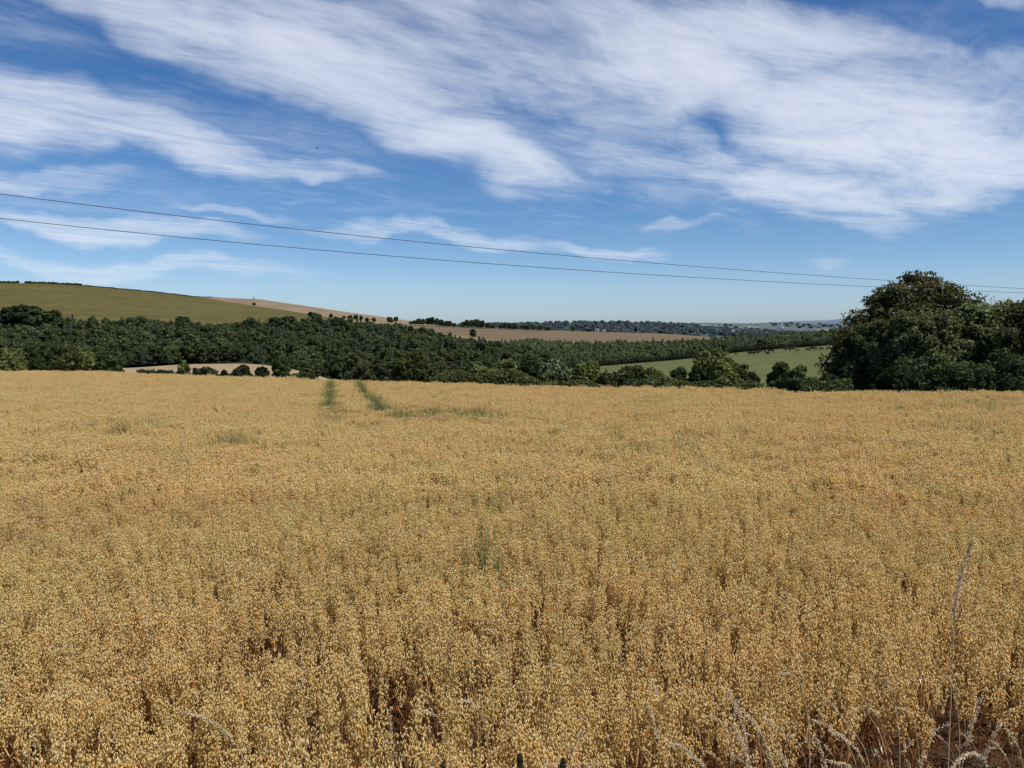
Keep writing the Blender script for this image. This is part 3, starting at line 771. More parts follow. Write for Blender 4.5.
def long_hedge(name, pts, h, w, mats, label, seed, n, leaf):
    """a continuous clipped hedge following a line of ground points"""
    r = np.random.default_rng(seed); pts = np.array([p[:] for p in pts])
    seg = np.linalg.norm(np.diff(pts, axis=0), axis=1); cum = np.concatenate([[0], np.cumsum(seg)])
    o0 = pts[0].copy()
    t = r.random(n) * cum[-1]
    C = np.stack([np.interp(t, cum, pts[:, k]) for k in range(3)], 1) - o0
    a = r.uniform(-0.3, math.pi + 0.3, n)
    hh = h * (0.85 + 0.22 * np.sin(t * 0.37) * np.sin(t * 0.11 + 1) + 0.1 * np.sin(t * 1.3))
    off = np.stack([np.zeros(n), np.cos(a) * w * 0.5, np.maximum(0.1, hh * (0.45 + 0.5 * np.sin(a)))], 1)
    Nn = np.stack([np.zeros(n), np.cos(a), np.sin(a)], 1)
    acc = Acc(); leaf_quads(acc, C + off * r.uniform(0.85, 1.05, (n, 1)), Nn, leaf, 0, r=r)
    ns = int(cum[-1] / 1.2); 
    for k in range(ns):
        tt = (k + .5) / ns * cum[-1]; c = np.array([np.interp(tt, cum, pts[:, j]) for j in range(3)]) - o0
        H2 = h * (0.85 + 0.22 * math.sin(tt * 0.37) * math.sin(tt * 0.11 + 1) + 0.1 * math.sin(tt * 1.3))
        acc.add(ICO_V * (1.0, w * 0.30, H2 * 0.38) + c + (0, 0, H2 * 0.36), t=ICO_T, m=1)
    o = link(name, acc.mesh(name, mats)); o.location = o0
    tag(o, label, 'hedge')
hp = [(560, 371), (600, 366.5), (620, 364.8), (655, 361.8), (690, 358.3), (715, 355), (740, 352.0), (770, 349.5), (800, 347.3), (850, 343.5), (1024, 336)]
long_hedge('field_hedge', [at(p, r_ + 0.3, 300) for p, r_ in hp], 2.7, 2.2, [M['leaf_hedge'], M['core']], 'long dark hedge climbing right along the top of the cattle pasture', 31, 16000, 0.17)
for a_, b_, lab in [(-120, 19, 'short dark hedge on the hilltop at the left edge, left of the gap'), (25, 82, 'dark hedge along the hilltop at the left, right of the gap')]:
    pts = [at(p, np.interp(p, [-200, 0, 40, 75, 100], [280.5, 282.6, 283.2, 284.8, 287]) + 0.2, 812) for p in np.linspace(a_, b_, 8)]
    long_hedge('hilltop_hedge', pts, 2.6 if a_ < 0 else 2.2, 3, [M['leaf_dark'], M['core']], lab, 33, 3000, 0.4)
pts = [at(p, np.interp(p, [75, 100, 150, 200], [284.8, 287, 291.5, 297.3]) + 0.1, 814) for p in np.linspace(84, 212, 12)]
long_hedge('hilltop_hedge', pts, 0.9, 2, [M['leaf_dark'], M['core']], 'thin low hedge line falling along the crest of the green hill', 34, 3000, 0.35)

def edge_line(p0, p1, n, off, drop):
    out = []
    for p in np.linspace(p0, p1, n):
        D = float(np.interp(p, EDGE[:, 0], EDGE[:, 1])) + off; x = (p - 512) / FPX * D
        out.append(Vector((x, D, float(ground_z(x, D)) - drop)))
    return out
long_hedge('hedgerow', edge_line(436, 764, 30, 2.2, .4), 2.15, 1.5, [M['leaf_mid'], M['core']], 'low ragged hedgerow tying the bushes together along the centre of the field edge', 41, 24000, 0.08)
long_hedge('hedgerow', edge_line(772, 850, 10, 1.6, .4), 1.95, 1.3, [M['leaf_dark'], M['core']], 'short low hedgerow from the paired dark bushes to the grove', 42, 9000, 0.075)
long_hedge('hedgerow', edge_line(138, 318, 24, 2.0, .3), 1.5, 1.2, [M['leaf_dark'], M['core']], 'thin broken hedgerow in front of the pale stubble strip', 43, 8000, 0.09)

# mast on the stubble hill
acc = Acc(); box(acc, -1.2, 1.2, -1.2, 1.2, 0, 1.4); tube(acc, [(0, 0, 1.2), (0, 0, 4.6)], [0.45, 0.3], 8); tube(acc, [(0, 0, 4.5), (0, 0, 6)], [0.7, 0.05], 8)
o = link('hilltop_cairn', acc.mesh('hilltop_cairn', [M['slate']])); o.location = at(254, 298.9, 1290)
tag(o, 'tiny grey marker post standing on the crest of the stubble hill', 'marker')

# far white houses --------------------------------------------------
def house(px, row, D, w, label, rz=0.2):
    root = empty('farmhouse', at(px, row, D), rz); tag(root, label, 'house', 'far white houses')
    h = w * 0.38; d = w * 0.55
    acc = Acc(); box(acc, -w / 2, w / 2, -d / 2, d / 2, -1, h)
    acc.add([(-w / 2, -d / 2, h), (-w / 2, d / 2, h), (-w / 2, 0, h + d * .42)], t=[(0, 1, 2)]); acc.add([(w / 2, -d / 2, h), (w / 2, d / 2, h), (w / 2, 0, h + d * .42)], t=[(0, 1, 2)])
    link('wall', acc.mesh('wall', [M['white']]), root)
    acc = Acc(); k = w * 0.54; e = d * 0.56
    for sy in (-1, 1):
        acc.add([(-k, sy * e, h - .15), (k, sy * e, h - .15), (k, 0, h + d * .45), (-k, 0, h + d * .45), (-k, sy * e, h + .1), (k, sy * e, h + .1), (k, 0, h + d * .45 + .25), (-k, 0, h + d * .45 + .25)],
                q=[(0, 1, 2, 3), (4, 5, 6, 7), (0, 1, 5, 4), (0, 3, 7, 4), (1, 2, 6, 5)])
    rf = link('roof', acc.mesh('roof', [M['slate']]), root)
    acc = Acc(); box(acc, w * .3, w * .38, -.5, .5, h + d * .3, h + d * .7); link('chimney', acc.mesh('chimney', [M['white']]), rf)
    for x in (-.3, -.1, .12, .32):
        acc = Acc(); box(acc, w * x - .5, w * x + .5, -d / 2 - .05, -d / 2 + .02, h * .45, h * .8); link('window', acc.mesh('window', [M['dark']]), root)
house(733, 331.5, 1200, 5, 'nearest of the far white houses, its bright gable beyond the plantation')
house(597, 331.0, 1250, 6, 'small white house beyond the brown field, left one of two', -0.3)
house(604, 331.2, 1260, 5, 'small white house beyond the brown field, right one of two', 0.5)
house(693, 324.5, 4700, 22, 'white house on the skyline at the left of the far village', 0.1)
house(712, 325.0, 4600, 20, 'white house in the middle of the far village', -0.2)
house(727, 326.5, 4400, 22, 'white house at the right of the far village', 0.4)
house(781, 328.5, 3200, 20, 'long white shed by the pale strip in the far fields', 0.0)

# ------------------------------------------------------------------ cattle
def skin_body(name, chains, mat):
    """grow one continuous body over joints: chains of (x,y,z,r), later chains start at an existing joint index"""
    bm = bmesh.new(); vs = []; rad = []
    for ch in chains:
        prev = None
        for p in ch:
            if isinstance(p, int): prev = vs[p]; continue
            v = bm.verts.new(p[:3]); vs.append(v); rad.append(p[3])
            if prev is not None: bm.edges.new((prev, v))
            prev = v
    me = bpy.data.meshes.new(name); bm.to_mesh(me); bm.free()
    o = bpy.data.objects.new(name, me); COL.objects.link(o)
    sk = o.modifiers.new('skin', 'SKIN')
    for i, d in enumerate(me.skin_vertices[0].data): d.radius = (rad[i], rad[i]); d.use_root = (i == 0)
    sb = o.modifiers.new('sub', 'SUBSURF'); sb.levels = 1; sb.render_levels = 1
    dg = bpy.context.evaluated_depsgraph_get()
    m2 = bpy.data.meshes.new_from_object(o.evaluated_get(dg)); m2.name = name
    bpy.data.objects.remove(o)
    m2.materials.clear(); m2.materials.append(mat)
    for p in m2.polygons: p.use_smooth = True
    return m2
def cow_mesh(mat, graze):
    head = [(-1.2, 0, 1.25, .25), (-1.45, 0, .75, .19), (-1.6, 0, .38, .16), (-1.78, 0, .14, .10)] if graze else [(-1.15, 0, 1.42, .26), (-1.42, 0, 1.6, .2), (-1.68, 0, 1.52, .15), (-1.9, 0, 1.38, .10)]
    ch = [[(0, 0, .98, .44), (-.45, 0, 1.0, .43), (-.85, 0, 1.08, .38)] + head, [0, (.5, 0, 1.02, .42), (.85, 0, 1.12, .30), (1.02, 0, 1.1, .06), (1.08, 0, .6, .05)]]
    for s in (-1, 1):
        ch.append([2, (-.8, s * .24, .78, .15), (-.8, s * .25, .42, .085), (-.8, s * .25, .03, .075)])
        ch.append([8, (.82, s * .25, .82, .18), (.92, s * .26, .48, .09), (.86, s * .26, .03, .075)])
    return skin_body('cow', ch, mat)
cows = [cow_mesh(M['cow'], True), cow_mesh(M['cow'], False), cow_mesh(M['cow'], True)]
CW = [(736, 352.6, 0.6, 2, 0.3, 'smallest cow, farthest left of the herd on the pasture'), (752, 352.9, 1.2, 0, 0.2, 'large dark cow grazing at the left of the tight group'),
      (756, 352.2, 1.1, 1, 2.9, 'dark cow close behind the large left cow of the group'), (760.5, 350.7, 1.0, 0, 0.4, 'dark cow in the middle of the tight group nearest the hedge'),
      (765, 350.3, 1.0, 2, 1.3, 'dark cow standing end on in the tight group'), (767.5, 352.6, 1.0, 0, 1.7, 'dark cow lowest down in the tight group'),
      (771, 350.6, 1.15, 1, 3.0, 'dark cow at the right end of the tight group'), (788, 348.7, 1.2, 0, 0.1, 'dark cow left one beside the small bush under the hedge'),
      (792, 348.4, 1.1, 1, 3.2, 'dark cow right one beside the small bush under the hedge'), (797.5, 349.2, 0.75, 2, 0.5, 'small dark calf alone on the pasture between groups'),
      (808, 348.4, 0.8, 0, 0.2, 'small dark cow left of the pair at the right of the pasture'), (812.5, 348.3, 1.2, 0, 3.0, 'larger dark cow right of the pair at the right of the pasture'),
      (821.5, 348.0, 0.85, 1, 0.2, 'dark cow alone second from the grove'), (829, 347.6, 0.9, 0, 0.2, 'dark cow nearest the grove at the right')]
for px, row, s, k, rz, lab in CW:
    D = 288 if row > 350 else 280
    # feet on the pasture: follow the sight line down to the sheet
    c = int(np.argmin(np.abs(px_of(G_past[30, :, 0], G_past[30, :, 1]) - px)))
    lo, hi = 120.0, 299.0
    row += 2.2
    f = lambda D_: at(px, row, D_).z - np.interp(D_, G_past[:, c, 1], G_past[:, c, 2])
    cand = np.linspace(hi, lo, 300); vals = [f(d_) for d_ in cand]
    D = cand[int(np.argmin(np.abs(vals)))]
    p = at(px, row, D); zz = np.interp(D, G_past[:, c, 1], G_past[:, c, 2])
    o = link('cow', cows[k]); o.location = (p.x, D, zz); o.rotation_euler = (0, 0, rz); o.scale = (s * .8, s * .8, s * .8)
    tag(o, lab, 'cow', 'cattle grazing below the hedge')

# ------------------------------------------------------------------ wires and bird
def wire(name, pts, label, D0, D1):
    a = np.array(pts, float); px = np.linspace(a[0, 0], a[-1, 0], 60)
    co_ = np.polyfit(a[:, 0], a[:, 1], 2); row = np.polyval(co_, px)
    P3 = []
    for p, r_ in zip(px, row):
        # straight span on plan: the direction u crosses the line from (x0,D0) to (x1,D1)
        u = (p - 512) / FPX
        x0 = (a[0, 0] - 512) / FPX * D0; x1 = (a[-1, 0] - 512) / FPX * D1
        t = (u * D0 - x0) / ((x1 - x0) - u * (D1 - D0)); D = D0 + (D1 - D0) * t
        P3.append(at(p, r_, D))
    o0 = P3[0].copy(); acc = Acc(); tube(acc, [p - o0 for p in P3], 0.02, 6)
    o = link(name, acc.mesh(name, [M['wire']])); o.location = o0
    tag(o, label, 'power line', 'overhead wires crossing the sky')
wire('power_line', [(-260, 158), (0, 194), (250, 224), (512, 249.5), (750, 270.5), (880, 281), (1024, 290), (1200, 296)], 'upper of the two thin overhead wires crossing the sky', 40, 110)
wire('power_line', [(-260, 188), (0, 217), (250, 243), (512, 265), (750, 281.5), (880, 288.5), (1024, 293), (1200, 296.5)], 'lower of the two thin overhead wires crossing the sky', 40, 110)

acc = Acc()
tube(acc, [(-.2, 0, 0), (-.12, 0, .01), (0, 0, .02), (.12, 0, .01), (.2, 0, .0)], [.012, .04, .05, .035, .01], 8)
b = at(317.2, 148, 60)
bird = empty('bird', b, 0.6, 0.6); tag(bird, 'tiny dark bird flying high in the blue gap between the clouds', 'bird')
link('body', acc.mesh('body', [M['bird']], True), bird)
for s in (-1, 1):
    acc = Acc()
    acc.add([(.07, 0, .03), (-.07, 0, .03), (-.05, s * .18, .10), (.08, s * .17, .11), (-.01, s * .36, .06), (.03, s * .38, .07)], q=[(0, 1, 2, 3)], t=[(3, 2, 4), (3, 4, 5)])
    link('wing', acc.mesh('wing', [M['bird']]), bird)
acc = Acc(); acc.add([(-.18, .02, 0), (-.18, -.02, 0), (-.33, -.05, 0), (-.33, .05, 0)], q=[(0, 1, 2, 3)]); link('tail', acc.mesh('tail', [M['bird']]), bird)

# ------------------------------------------------------------------ oats
def spikelets(acc, P, L_, wd, down, r, m=0, wob=0.3):
    """seed husks: small hanging three sided spindles"""
    n = len(P); d = down + r.normal(0, wob, (n, 3)); d /= np.linalg.norm(d, axis=1)[:, None]
    a = np.cross(d, r.normal(0, 1, (n, 3))); a /= np.linalg.norm(a, axis=1)[:, None]; b = np.cross(d, a)
    L_ = (L_ * r.uniform(.75, 1.2, n))[:, None]; w = wd * r.uniform(.8, 1.2, n)[:, None]
    mid = P + d * L_ * 0.38
    v = [P]
    for k in range(3):
        t = 2.094 * k; v.append(mid + (a * math.cos(t) + b * math.sin(t)) * w)
    v.append(P + d * L_)
    V = np.stack(v, 1).reshape(-1, 3); base = np.arange(n)[:, None] * 5
    T = np.concatenate([base + np.array(t) for t in [(0, 1, 2), (0, 2, 3), (0, 3, 1), (4, 2, 1), (4, 3, 2), (4, 1, 3)]])
    acc.add(V, t=T, m=m)

def oat_clump(size, nplants, seed, nsp=30, stemw=0.0022, spl=0.024, spw=0.0048, leaves=True, wob=0.3, hv=(0.84, 1.06), hr=1.0):
    r = np.random.default_rng(seed); acc = Acc()
    for k in range(nplants):
        x, y = r.uniform(-size / 2, size / 2, 2); h = CROP * r.uniform(*hv)
        lean = r.normal(0, 0.05, 2); bx, by = x + lean[0], y + lean[1]
        # stem
        q0 = Vector((x, y, 0)); q1 = Vector((x + lean[0] * .3, y + lean[1] * .3, h * .55)); q2 = Vector((bx, by, h))
        a = r.random() * 3.14; dx, dy = math.cos(a) * stemw, math.sin(a) * stemw
        acc.add([(q0.x - dx, q0.y - dy, 0), (q0.x + dx, q0.y + dy, 0), (q1.x + dx, q1.y + dy, q1.z), (q1.x - dx, q1.y - dy, q1.z), (q2.x + dx * .4, q2.y + dy * .4, h), (q2.x - dx * .4, q2.y - dy * .4, h)],
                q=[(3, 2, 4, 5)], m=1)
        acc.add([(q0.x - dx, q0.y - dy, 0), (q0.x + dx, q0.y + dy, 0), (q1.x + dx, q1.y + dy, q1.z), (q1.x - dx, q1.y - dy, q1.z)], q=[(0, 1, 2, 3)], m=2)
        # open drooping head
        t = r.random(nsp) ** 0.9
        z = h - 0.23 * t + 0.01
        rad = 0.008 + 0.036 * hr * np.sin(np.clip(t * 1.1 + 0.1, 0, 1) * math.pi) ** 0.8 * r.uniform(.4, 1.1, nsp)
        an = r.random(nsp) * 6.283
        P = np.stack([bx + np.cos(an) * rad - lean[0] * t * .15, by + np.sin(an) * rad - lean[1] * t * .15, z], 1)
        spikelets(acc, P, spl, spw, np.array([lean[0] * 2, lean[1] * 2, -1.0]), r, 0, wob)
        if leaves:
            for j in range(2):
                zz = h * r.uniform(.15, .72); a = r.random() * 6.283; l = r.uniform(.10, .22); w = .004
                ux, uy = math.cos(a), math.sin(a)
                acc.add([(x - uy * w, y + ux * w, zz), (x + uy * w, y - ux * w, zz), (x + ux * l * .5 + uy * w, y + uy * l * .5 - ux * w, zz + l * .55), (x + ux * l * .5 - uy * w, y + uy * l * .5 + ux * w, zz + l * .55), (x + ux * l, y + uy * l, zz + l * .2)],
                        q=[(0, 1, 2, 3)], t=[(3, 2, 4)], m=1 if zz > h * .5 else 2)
    return acc.mesh('oat_piece', [M['spike'], M['stem'], M['stembase']])

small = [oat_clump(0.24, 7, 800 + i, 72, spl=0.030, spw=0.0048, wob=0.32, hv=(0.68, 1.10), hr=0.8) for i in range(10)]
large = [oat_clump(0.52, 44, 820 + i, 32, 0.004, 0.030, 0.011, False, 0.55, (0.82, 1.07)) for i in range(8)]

# wheel tracks in the crop (points on top of the crop)
def crop_xy(px, row):
    d = ray(px, row); s = (EYE - 1.1) / (-d.z - 0.035 * d.y)   # plane z = 1.1 - 0.035 y
    return np.array([d.x * s, d.y * s])
TR = [[(331, 381.5), (331, 386), (330, 393), (329, 402), (331, 409)], [(358, 382.5), (362, 388), (368, 396), (375, 403), (383, 410)]]
TR = [np.array([crop_xy(*p) for p in t]) for t in TR]
SIDE = np.array([crop_xy(*p) for p in [(335, 412), (370, 417), (430, 416), (470, 414), (515, 417)]])
def seg_dist(P, line):
    d = np.full(len(P), 1e9)
    for a, b in zip(line[:-1], line[1:]):
        ab = b - a; t = np.clip(((P - a) @ ab) / (ab @ ab), 0, 1)
        d = np.minimum(d, np.linalg.norm(P - (a + t[:, None] * ab), axis=1))
    return d

def front_edge(x):
    """where the crop begins: nearer on the left, set back on the right"""
    return 2.7 + 1.95 / (1 + np.exp(-(x - 0.75) * 3.0)) + 0.12 * np.sin(x * 3.1) + 0.08 * np.sin(x * 7.3)

def grid_points(y0, y1, sp, xm):
    out = []
    y = y0
    while y < y1:
        half = 0.74 * y + xm
        xs = np.arange(-half, half, sp)
        p = np.stack([xs, np.full(len(xs), y)], 1) + rng.uniform(-.42, .42, (len(xs), 2)) * sp
        out.append(p); y += sp
    return np.concatenate(out)

def build_oats():
    A = grid_points(2.4, 11.5, 0.19, 3.0)
    B = grid_points(11.5, 92, 0.43, 8.0)
    A = A[A[:, 1] > front_edge(A[:, 0])]
    P = np.concatenate([A, B]); sm = np.concatenate([np.ones(len(A), bool), np.zeros(len(B), bool)])
    E = edge_at(P[:, 0], P[:, 1]); k = P[:, 1] < E; P, sm = P[k], sm[k]
    k = np.minimum(seg_dist(P, TR[0]), seg_dist(P, TR[1])) > 0.34
    P, sm = P[k], sm[k]
    # uneven stand: small bare spots near the road, height drifting everywhere
    g1 = np.array([mn.noise((p[0] * 1.7, p[1] * 1.1, 3.3)) for p in P]); g2 = np.array([mn.noise((p[0] * 0.5, p[1] * 0.35, 8.3)) for p in P])
    g3 = np.array([mn.noise((p[0] * 3.9, p[1] * 2.4, 1.3)) for p in P])
    bare = sm & ((g1 * 0.55 + g3 * 0.75) > np.interp(P[:, 1], [3, 4.5, 6.5, 11], [0.10, 0.17, 0.30, 0.6]))
    P, sm, g1, g2, g3 = [a[~bare] for a in (P, sm, g1, g2, g3)]
    n = len(P)
    hz = 1.0 + 0.12 * g1 + 0.10 * g2 + 0.09 * g3 + rng.normal(0, 0.05, n)
    z = ground_z(P[:, 0], P[:, 1])
    kid = np.where(sm, rng.integers(0, 10, n), 10 + rng.integers(0, 8, n))
    rot = np.stack([rng.normal(0, .035, n), rng.normal(0, .035, n), rng.random(n) * 6.283], 1)
    scl = np.stack([np.ones(n), np.ones(n), hz], 1)
    o = scatter_gn('oat_crop', point_mesh('oat_crop', np.stack([P[:, 0], P[:, 1], z - 0.01], 1), rot, scl, kid), small + large)
    tag(o, 'ripe golden oat crop filling the whole field from the verge to the hedges', 'crop', kind='stuff')
    return n
print('oat clumps', build_oats())

# green weeds growing through the crop ------------------------------
def weed_tuft(seed, h=0.95, n=60, size=0.4):
    r = np.random.default_rng(seed); acc = Acc()
    for k in range(n):
        x, y = r.normal(0, size / 3, 2); a = r.random() * 6.283; hh = h * r.uniform(.55, 1.12); l = r.uniform(.05, .25); w = r.uniform(.004, .008)
        ux, uy = math.cos(a), math.sin(a); p = [(0, 0), (.35, .5), (.7, .85), (1, 1)]
        V = []
        for i, (t, zz) in enumerate(p):
            ww = w * (1 - t * .9); V += [(x + ux * l * t - uy * ww, y + uy * l * t + ux * ww, hh * zz), (x + ux * l * t + uy * ww, y + uy * l * t - ux * ww, hh * zz)]
        acc.add(V, q=[(0, 1, 3, 2), (2, 3, 5, 4), (4, 5, 7, 6)])
        m = 5; Pq = np.stack([x + ux * l * r.random(m), y + uy * l * r.random(m), hh * r.uniform(.5, 1, m)], 1)
        leaf_quads(acc, Pq, r.normal(0, 1, (m, 3)), 0.013, r=r, aspect=0.35)
    return acc.mesh('weed_piece', [M['weed']])
wt = [weed_tuft(900 + i) for i in range(4)]
WP = []
for t in TR:
    for i in range(150):
        k = rng.integers(len(t) - 1); f = rng.random(); WP.append(t[k] * (1 - f) + t[k + 1] * f + rng.normal(0, .13, 2))
for t in ([(331, 409), (333, 418), (338, 428)], [(383, 410), (396, 416), (412, 419)]):
    t = np.array([crop_xy(*p) for p in t])
    for i in range(36):
        f = rng.random() ** 1.6 * 2; k = min(1, int(f)); f -= k; WP.append(t[k] * (1 - f) + t[k + 1] * f + rng.normal(0, .18, 2))
for i in range(36):
    k = rng.integers(len(SIDE) - 1); f = rng.random(); WP.append(SIDE[k] * (1 - f) + SIDE[k + 1] * f + rng.normal(0, .45, 2))
for px, row, rx, n in [(440, 414, 1.5, 60), (480, 413, 1.6, 25), (130, 427, 1.6, 30), (235, 441, 0.9, 18), (950, 405, 3.4, 60), (990, 430, 1.0, 20), (640, 449, 0.9, 16), (700, 441, 1.5, 14), (575, 430, 1.5, 10),
                       (870, 520, 0.5, 3), (660, 400, 1.8, 16), (480, 556, .4, 3)]:
    c = crop_xy(px, row)
    for i in range(n): WP.append(c + rng.normal(0, 1, 2) * (rx * 0.5, rx * 0.65 if row < 500 else rx * .5))
WP = np.array(WP); k = WP[:, 1] < edge_at(WP[:, 0], WP[:, 1]); WP = WP[k]; n = len(WP); s = rng.uniform(.9, 1.2, n)
o = scatter_gn('field_weeds', point_mesh('field_weeds', np.stack([WP[:, 0], WP[:, 1], ground_z(WP[:, 0], WP[:, 1])], 1), np.stack([s * 0, s * 0, rng.random(n) * 6.28], 1), np.stack([s, s, s * 1.04], 1), rng.integers(0, 4, n)), wt)
tag(o, 'green weeds growing in the wheel tracks and in patches among the oats', 'weeds', kind='stuff')

# dry grass of the verge in front of the crop ------------------------
def dry_tuft(seed, h=0.6, n=34, size=0.3):
    r = np.random.default_rng(seed); acc = Acc()
    for k in range(n):
        x, y = r.normal(0, size / 3, 2); a = r.random() * 6.283; hh = h * r.uniform(.4, 1.1); l = r.uniform(.05, .4) * h; w = r.uniform(.0012, .0028)
        ux, uy = math.cos(a), math.sin(a); V = []
        for t, zz in [(0, 0), (.3, .55), (.65, .9), (1, .92 if r.random() < .5 else .75)]:
            ww = w * (1 - t * .7); V += [(x + ux * l * t - uy * ww, y + uy * l * t + ux * ww, hh * zz), (x + ux * l * t + uy * ww, y + uy * l * t - ux * ww, hh * zz)]
        acc.add(V, q=[(0, 1, 3, 2), (2, 3, 5, 4), (4, 5, 7, 6)])
        if r.random() < .45:
            m = 10; tt = r.uniform(.6, 1, m); P_ = np.stack([x + ux * l * tt, y + uy * l * tt, hh * (.9 - .1 * (tt - .6))], 1) + r.normal(0, .006, (m, 3))
            spikelets(acc, P_, 0.010, 0.0016, np.array([0, 0, -1.0]), r)
    return acc.mesh('dry_piece', [M['drygrass']])
dt = [dry_tuft(950 + i, 0.5) for i in range(5)]
n = 120
x = rng.uniform(-5, 7, n); y = front_edge(x) - np.abs(rng.normal(0.25, 0.3, n)); k = (y > 1.2); x, y = x[k], y[k]
k = rng.random(len(x)) < np.where(x > .4, 1.0, .4); x, y = x[k], y[k]; n = len(x); s = rng.uniform(.7, 1.15, n)
o = scatter_gn('verge_grass', point_mesh('verge_grass', np.stack([x, y, ground_z(x, y)], 1), np.stack([rng.normal(0, .15, n), rng.normal(0, .15, n), rng.random(n) * 6.28], 1), np.stack([s, s, s], 1), rng.integers(0, 5, n)), dt)
tag(o, 'thin dry grass at the foot of the crop along the verge', 'grass', kind='stuff')

# single pale grass stalks standing in front of the crop -------------
def stalk(pts, D, head, label, dens=1.0, fat=1.0, stemr=0.0030, group='pale dry grass stalks at the field margin'):
    """pts: tip first, in the photograph's directions at distance D; continues to the ground at the end"""
    P3 = [at(px, row, D + 0.05 * i) for i, (px, row) in enumerate(pts)]
    last = P3[-1]; dirn = (P3[-1] - P3[-2]); gz = float(ground_z(last.x, last.y))
    if last.z > gz + .02:
        f = min(0.5, (last.z - gz) * 0.3)
        e = Vector((last.x + (dirn.x / max(abs(dirn.z), .05)) * f * 0.4, last.y + 0.02, gz)); P3 += [last.lerp(e, .5), e]
    # resample smoothly
    A = np.array([p[:] for p in P3]); cum = np.concatenate([[0], np.cumsum(np.linalg.norm(np.diff(A, axis=0), axis=1))])
    ts = np.linspace(0, cum[-1], 28); S = np.stack([np.interp(ts, cum, A[:, k]) for k in range(3)], 1)
    for _ in range(3): S[1:-1] = (S[:-2] + 2 * S[1:-1] + S[2:]) / 4
    base = Vector(S[-1]); root = empty('grass_stalk', base); tag(root, label, 'grass', group)
    acc = Acc(); tube(acc, [Vector(s_) - base for s_ in S], [stemr * (.45 + .9 * i / 27) for i in range(28)], 5)
    link('stem', acc.mesh('stem', [M['drygrass']]), root)
    hl = head * cum[-1]; m = int(hl / 0.0030 * dens); r = np.random.default_rng(int(pts[0][0] * 7 + pts[0][1]))
    t = r.random(m) * hl; C = np.stack([np.interp(t, ts, S[:, k]) for k in range(3)], 1) - np.array(base[:])
    w = 0.0062 * fat * np.sin(np.clip(t / hl * .9 + .1, 0, 1) * math.pi) ** .5 + .001
    C += r.normal(0, 1, (m, 3)) * (w * .6)[:, None]
    d0 = S[0] - S[6]; d0 = d0 / np.linalg.norm(d0)
    acc = Acc(); spikelets(acc, C, 0.016, 0.0021, d0 + np.array([0, 0, -.3]), r)
    link('seed_head', acc.mesh('seed_head', [M['seed']]), root)
